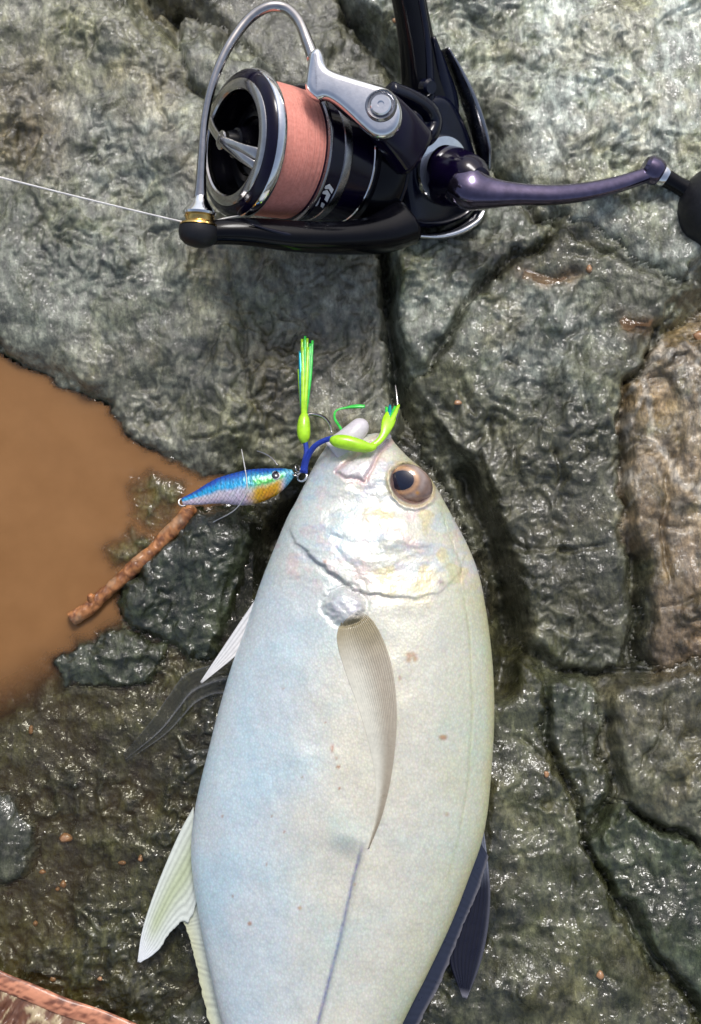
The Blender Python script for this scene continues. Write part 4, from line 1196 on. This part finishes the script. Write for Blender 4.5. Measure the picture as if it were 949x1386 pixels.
# running line: from the left edge to the roller and on to the spool
fl = loft("fishing_line", [P(-160, 200, 60), P(0, 240, 57), P(120, 270, 54), P(246, 300, 50.5), P(262, 302, 49.5)], [0.42, 0.36, 0.32, 0.3, 0.3], None, M['line'], None, n=8, samples=50)
tag(fl, "thin white fishing line running taut from the bail roller off over the rock", "line")
loft("line_to_spool", [P(282, 301, 50), P(312, 294, 46), P(345, 289, 44)], [0.25, 0.25, 0.25], None, M['line'], reel, n=8)

# ------------------------------------------------------------------ the jig lure with its assist hooks
lure = empty("jig_lure", P(320, 665, rock_z(320, 670)))
tag(lure, "blue backed metal jig lure with lime skirted assist hooks beside the fish's mouth", "lure")
LT = [(247, 679), (270, 673), (300, 664), (335, 660), (365, 653), (385, 645), (397, 640)]
LW = [5, 11, 19, 25, 21, 13, 5]
LZ = 6
def lure_cols(V):
    px, py = proj(V[:, 0], V[:, 1], V[:, 2])
    xs_ = np.array(LT, float)
    cy = np.interp(px, xs_[:, 0], xs_[:, 1]); hw = np.interp(px, xs_[:, 0], LW)
    s = (py - cy) / np.maximum(hw, 1)         # -1 back .. 1 belly
    n = fbm(px / 5, py / 5, 3, 700) - 0.5
    s = s + n * 0.25
    c = mixcol((0.003, 0.07, 0.45), (0.0, 0.38, 0.74), sstep(-0.95, -0.3, s))
    c = mixcol(c, (0.62, 0.62, 0.72), sstep(-0.25, 0.15, s)) if False else c * (1 - sstep(-0.2, 0.15, s))[:, None] + np.array((0.66, 0.62, 0.72)) * sstep(-0.2, 0.15, s)[:, None]
    w = (sstep(0.2, 0.7, s) * 0.35)[:, None]; c = c * (1 - w) + np.array((0.75, 0.50, 0.66)) * w
    hx = sstep(328, 352, px + n * 14)
    g = (hx * np.exp(-((s + 0.15) / 0.35) ** 2))[:, None]; c = c * (1 - g) + np.array((0.05, 0.50, 0.05)) * g
    y = (hx * sstep(-0.05, 0.35, s) * sstep(388, 374, px))[:, None]; c = c * (1 - y) + np.array((0.72, 0.42, 0.01)) * y
    o = (hx * sstep(0.0, 0.9, s) * np.exp(-((px - 362) / 12) ** 2) * 0.7)[:, None]; c = c * (1 - o) + np.array((0.65, 0.22, 0.01)) * o
    hd = sstep(380, 390, px)[:, None]; c = c * (1 - hd) + np.array((0.10, 0.40, 0.58)) * hd
    # pressed scales: rows of dark little chevrons
    u = px * 0.95 + py * 0.3; k = (np.abs(((u / 5.2) + np.abs(s) * 1.2) % 1 - 0.5) > 0.38) * 0.35 + (np.abs(((px * 0.75 - py * 0.8) / 4.6) % 1 - 0.5) > 0.38) * 0.3
    c = c * (1 - k)[:, None]
    return np.clip(c, 0.003, 0.85)
lb = loft("lure_body", [P(x, y, LZ) for x, y in LT], [w * 0.262 for w in LW], [max(0.9, w * 0.15) for w in LW], M['lure'], lure, n=64, samples=150, cols=lure_cols)
ez2 = LZ + 2.35
for nm, r, mt, dz in (("eye_ring", 7.2, M['chrome'], 0.0), ("eye_disc", 5.6, M['pupil'], 0.25)):
    c0 = P(373, 643.5, ez2 + dz)
    lathe(nm, c0, Vector((0.05, 0.25, 1)).normalized(), [(-0.0006, r * K), (0.0001, r * K * 0.97), (0.0003, r * K * 0.75), (0.00032, 0.05 * K)], mt, lure, n=32)

def ring_obj(name, c, n, R, r, mat, parent):
    a, u, v = frame_of(n)
    k, q = 40, 10
    V = []
    for i in range(k):
        t = 2 * math.pi * i / k; d = u * math.cos(t) + v * math.sin(t)
        for j in range(q):
            p = 2 * math.pi * j / q
            V.append(tuple(c + d * (R + r * math.cos(p)) + a * r * math.sin(p)))
    F = []
    for i in range(k):
        for j in range(q):
            F.append((i * q + j, ((i + 1) % k) * q + j, ((i + 1) % k) * q + (j + 1) % q, i * q + (j + 1) % q))
    return fix_normals(mesh_obj(name, V, F, mat, parent))
ring_obj("tail_ring", P(247, 680, LZ), Vector((0.3, 0.2, 1)), 0.0014, 0.00035, M['wire'], lure)
ring_obj("nose_ring", P(400, 642, LZ), Vector((0.2, 0.9, 0.6)), 0.0013, 0.00035, M['wire'], lure)
ring_obj("split_ring", P(409, 645, LZ + 0.5), Vector((-0.5, 0.2, 1)), 0.0019, 0.0004, M['chrome'], lure)
ring_obj("swivel_ring", P(403, 634, LZ), Vector((0.8, 0.2, 0.5)), 0.0014, 0.0003, M['wire'], lure)
loft("assist_cord", [P(411, 640, LZ + 1), P(413, 626, LZ + 2), P(415, 612, LZ + 2.5), P(413, 596, LZ + 2.5)], [1.5, 1.25, 0.95, 0.9], None, M['bluecord'], lure, n=12)
loft("assist_cord", [P(411, 638, LZ + 1.6), P(416, 620, LZ + 4), P(425, 605, LZ + 7), P(437, 597, LZ + 9), P(450, 593, LZ + 11)], [1.2, 1.05, 1.0, 0.95, 1.0], None, M['bluecord'], lure, n=12)
loft("hook_sleeve", [P(412, 600, LZ + 2.5), P(411.5, 592, LZ + 2.7), P(411, 580, LZ + 2.8), P(411.5, 568, LZ + 2.8), P(412, 560, LZ + 2.8)], [1.0, 2.2, 2.5, 2.1, 1.3], None, M['lime'], lure, n=20)
hk = loft("hook", [P(414, 600, LZ + 1.5), P(416, 575, LZ + 1.5), P(417, 562, LZ + 1.6), P(426, 561, LZ + 1.8), P(438, 565, LZ + 3), P(446, 574, LZ + 5), P(449, 586, LZ + 7)], [0.5, 0.55, 0.62, 0.66, 0.66, 0.62, 0.4], None, M['wire'], lure, n=12)
skirt_paths = [(412, 462, 0.0, 'green'), (416, 458, 0.3, 'lime'), (409, 459, -0.2, 'lime'), (413, 455, 0.5, 'green'), (420, 465, 0.2, 'green'), (406, 475, 0.1, 'teal'), (404, 500, -0.3, 'lime'), (423, 461, 0.1, 'green'), (410, 470, 0.6, 'lime'), (417, 470, 0.7, 'lime')]
for tx, ty, dz, mt in skirt_paths:
    mx = 411 + (tx - 411) * 0.75
    zb_ = [LZ + 2.8, LZ + 2.9 + dz, LZ + 2.6 + dz, LZ + 1.8 + dz]
    loft("skirt_strand", [P(411.5, 563, zb_[0]), P(411 + (tx - 411) * 0.35, 540, zb_[1]), P(mx, 505, zb_[2]), P(tx, ty, zb_[3])], [1.1, 0.9, 0.75, 0.45], [0.6, 0.4, 0.32, 0.22], M[mt], lure, n=8)
sl2 = loft("hook_sleeve", [P(448, 595, 17), P(456, 597, 17.6), P(470, 599, 17.6), P(486, 603, 17.2), P(500, 606, 16.6), P(508, 604, 16)], [1.2, 2.3, 2.6, 2.4, 1.7, 1.1], None, M['lime'], lure, n=20)
loft("sleeve_tail", [P(500, 606, 16.4), P(512, 598, 16), P(520, 587, 15.4), P(525, 573, 14), P(529, 562, 12), P(532, 556, 10)], [1.3, 1.2, 1.5, 2.4, 2.2, 1.2], [0.7, 0.6, 0.6, 0.7, 0.6, 0.4], M['lime'], lure, n=12)
for x2_, y2_, mt in ((540, 548, 'lime'), (523, 551, 'green'), (528, 548, 'teal'), (535, 550, 'green')):
    loft("skirt_strand", [P(524, 578, 14.6), P(528 + (x2_ - 530) * 0.4, 565, 13), P(x2_, y2_, 10)], [1.2, 1.0, 0.5], [0.4, 0.4, 0.25], M[mt], lure, n=8)
loft("skirt_strand", [P(468, 590, 12), P(460, 578, 10), P(453, 566, 7), P(455, 556, 5), P(468, 552, 4.5), P(482, 550, 4.5), P(494, 550, 4.5)], [0.4, 0.5, 0.45, 0.45, 0.6, 1.1, 0.9], [0.3, 0.3, 0.3, 0.3, 0.4, 0.6, 0.5], M['green'], lure, n=8)
loft("hook", [P(520, 592, 14.5), P(532, 575, 12), P(538, 555, 10), P(537, 535, 9), P(535, 520, 8)], [0.55, 0.5, 0.45, 0.35, 0.1], None, M['wire'], lure, n=10)

# clear leader that crosses the lure and trails along the twig
ll = loft("leader_line", [P(327, 608, 2), P(331, 630, 8), P(334, 650, 10.2), P(333, 668, 10), P(318, 690, 5), P(290, 706, -3), P(262, 722, -7), P(225, 745, -6)], [0.16, 0.2, 0.2, 0.2, 0.2, 0.18, 0.17, 0.15], None, M['clear'], None, n=8, samples=60)
tag(ll, "thin clear leader line looped over the blue jig and trailing along the twig", "line")
sn = loft("hook_wire", [P(347, 610, 2), P(358, 614, 4), P(368, 620, 5), P(376, 630, 6)], [0.25, 0.3, 0.3, 0.3], None, M['wire'], lure, n=8)

# ------------------------------------------------------------------ twig, pebbles, husk
tz0 = ZW + 2.2
twp = [(98, 838), (118, 824), (140, 806), (165, 783), (187, 764), (208, 744), (230, 723), (246, 706), (258, 690)]
tpts = []
for i, (x, y) in enumerate(twp):
    tpts.append(P(x + (1.5 if i % 2 else -1.5), y, tz0 + 0.25 * i + (0.5 if i == 4 else 0)))
def bark_cols(V):
    x, y = V[:, 0] * 1000, V[:, 1] * 1000
    n = fbm(x / 1.6, y / 1.6, 4, 800); n2 = fbm(x / 5, y / 5, 3, 801)
    c = mixcol((0.15, 0.05, 0.015), (0.44, 0.18, 0.06), sstep(0.3, 0.7, n))
    return mixcol(0, 0, n) if False else c * (1 - (sstep(0.55, 0.7, n2) * 0.5))[:, None] + np.array((0.40, 0.25, 0.14)) * (sstep(0.55, 0.7, n2) * 0.5)[:, None]
twig = empty("twig", P(180, 770, tz0))
tag(twig, "reddish brown broken twig lying at the edge of the muddy pool", "twig")
tb = loft("stem", tpts, [2.7, 2.7, 2.4, 2.6, 2.9, 2.6, 3.0, 3.2, 2.8], None, M['bark'], twig, n=24, samples=120, cols=bark_cols)
co = np.empty(len(tb.data.vertices) * 3); tb.data.vertices.foreach_get("co", co); co = co.reshape(-1, 3)
k_ = (fbm(co[:, 0] * 700 + co[:, 2] * 500, co[:, 1] * 700, 4, 810) - 0.5)
co[:, 2] += k_ * 0.0012; co[:, 0] += (fbm(co[:, 0] * 500, co[:, 2] * 900 + co[:, 1] * 500, 3, 812) - 0.5) * 0.0012
tb.data.vertices.foreach_set("co", co.ravel()); tb.data.update()
for (x, y, r) in ((187, 762, 1.5), (124, 810, 1.4), (236, 712, 1.3), (258, 690, 1.8)):
    loft("knot", [P(x + 1, y + 2, tz0 + 1.5), P(x - 1, y - 2, tz0 + 3.0), P(x - 2, y - 5, tz0 + 3.8)], [r * 1.3, r, r * 0.7], None, M['bark'], twig, n=10, cols=lambda V: bark_cols(V) * 1.3)

def pebble(px, py, r, mat, label, grp=None, seed=0):
    z = rock_z(px, py)
    bm = bmesh.new()
    bmesh.ops.create_icosphere(bm, subdivisions=2, radius=1)
    rs_ = random.Random(seed)
    sx, sy, sz = 1 + rs_.uniform(-.25, .25), 1 + rs_.uniform(-.25, .25), 0.6
    off = [rs_.uniform(0, 9) for _ in range(3)]
    c = P(px, py, z + r * 0.15)
    for v_ in bm.verts:
        k = 1 + 0.16 * math.sin(v_.co.x * 3 + off[0]) + 0.13 * math.sin(v_.co.y * 4 + off[1]) + 0.1 * math.sin(v_.co.z * 5 + off[2])
        v_.co = c + Vector((v_.co.x * sx, v_.co.y * sy, v_.co.z * sz)) * (k * r * 0.001)
    me = bpy.data.meshes.new("pebble"); bm.to_mesh(me); bm.free()
    me.polygons.foreach_set("use_smooth", np.ones(len(me.polygons), bool)); me.materials.append(mat)
    o = bpy.data.objects.new("pebble", me); COL.objects.link(o)
    tag(o, label, "pebble", grp)
PB = [(90, 1134, 1.9, "orange pebble in the shallow water left of the fish, rounder and larger than its neighbours"),
      (797, 364, 1.5, "small orange pebble at the rim of the branching puddle"),
      (946, 455, 1.8, "orange pebble in the gap above the tan boulder"),
      (740, 1048, 1.1, "tiny amber pebble on wet slab beside the dark fin"),
      (536, 28, 1.5, "orange chip of stone on the slab behind the reel stem"),
      (812, 1320, 1.4, "small reddish pebble on the wet slab by the diagonal crack"),
      (620, 545, 1.1, "tiny reddish pebble on rock beside the fish's eye")]
for i, (x, y, r, lb_) in enumerate(PB): pebble(x, y, r, M['pebble'], lb_, None, i)
for i, (x, y, r) in enumerate([(85, 1197, 1.2), (78, 1203, 1.0), (58, 1180, 1.2), (42, 988, 1.3), (48, 1250, 1.0), (190, 1162, 1.2), (165, 1168, 1.0), (72, 1325, 1.1), (135, 1325, 0.9)]):
    pebble(x, y, r, M['pebble'], "tiny orange grain of gravel in the shallow water left of the fish", "gravel grains left of the fish", 40 + i)

# fibrous brown scrap with an orange rim in the lower corner
hus = empty("fibrous_husk", P(60, 1380, -10))
tag(hus, "reddish brown fibrous scrap with a smooth orange rim in the shallows", "husk")
rimp = [(-120, 1262), (-60, 1290), (0, 1322), (40, 1338), (85, 1357), (130, 1372), (175, 1390), (240, 1420)]
loft("rim", [P(x, y + 5, -5) for x, y in rimp], [3.0] * 8, [1.0, 1.2, 0.9, 1.1, 1.2, 0.9, 1.1, 1.0], M['bark'], hus, n=20, samples=80,
     cols=lambda V: mixcol((0.16, 0.05, 0.025), (0.60, 0.25, 0.14), sstep(0.28, 0.6, fbm(V[:, 0] * 500 + V[:, 1] * 500, V[:, 1] * 1100, 4, 900))))
n1_, n2_ = 160, 60
l_ = np.linspace(0, 1, n1_)[:, None] * np.ones(n2_); w_ = np.ones((n1_, 1)) * np.linspace(0, 1, n2_)
ed = np.array(spline(rimp, n1_))
PXh = ed[:, None, 0] - w_ * 70; PYh = ed[:, None, 1] + 9 + w_ * 160
fz = fbm(l_ * 22 + w_ * 3, w_ * 5, 5, 910, 0.6, True)
fz2 = fbm(l_ * 70 + w_ * 8, w_ * 6, 3, 911)
Vh = PA(PXh, PYh, -6 - 1.5 * w_ + fz * 4.5 * np.sin(np.clip(w_ * 4, 0, 1.57)) + fz2 * 1.0)
ch = mixcol((0.07, 0.022, 0.012), (0.20, 0.085, 0.04), fz2); ch = ch * (1 - sstep(0.62, 0.85, fz)[..., None]) + np.array((0.42, 0.33, 0.19)) * sstep(0.62, 0.85, fz)[..., None]
Vl = Vh.copy(); Vl[..., 2] -= 0.006
F_ = grid_faces(n1_, n2_)
rim = np.concatenate([np.arange(n2_), np.arange(1, n1_) * n2_ + n2_ - 1, (n1_ - 1) * n2_ + np.arange(n2_ - 2, -1, -1), np.arange(n1_ - 2, 0, -1) * n2_]); rim2 = np.roll(rim, -1)
fix_normals(mesh_obj("fibre_mat", np.concatenate([Vh.reshape(-1, 3), Vl.reshape(-1, 3)]), np.concatenate([F_, F_[:, ::-1] + n1_ * n2_, np.stack([rim, rim2, rim2 + n1_ * n2_, rim + n1_ * n2_], 1)]),
         M['bark'], hus, cols=np.concatenate([ch.reshape(-1, 3)] * 2)))
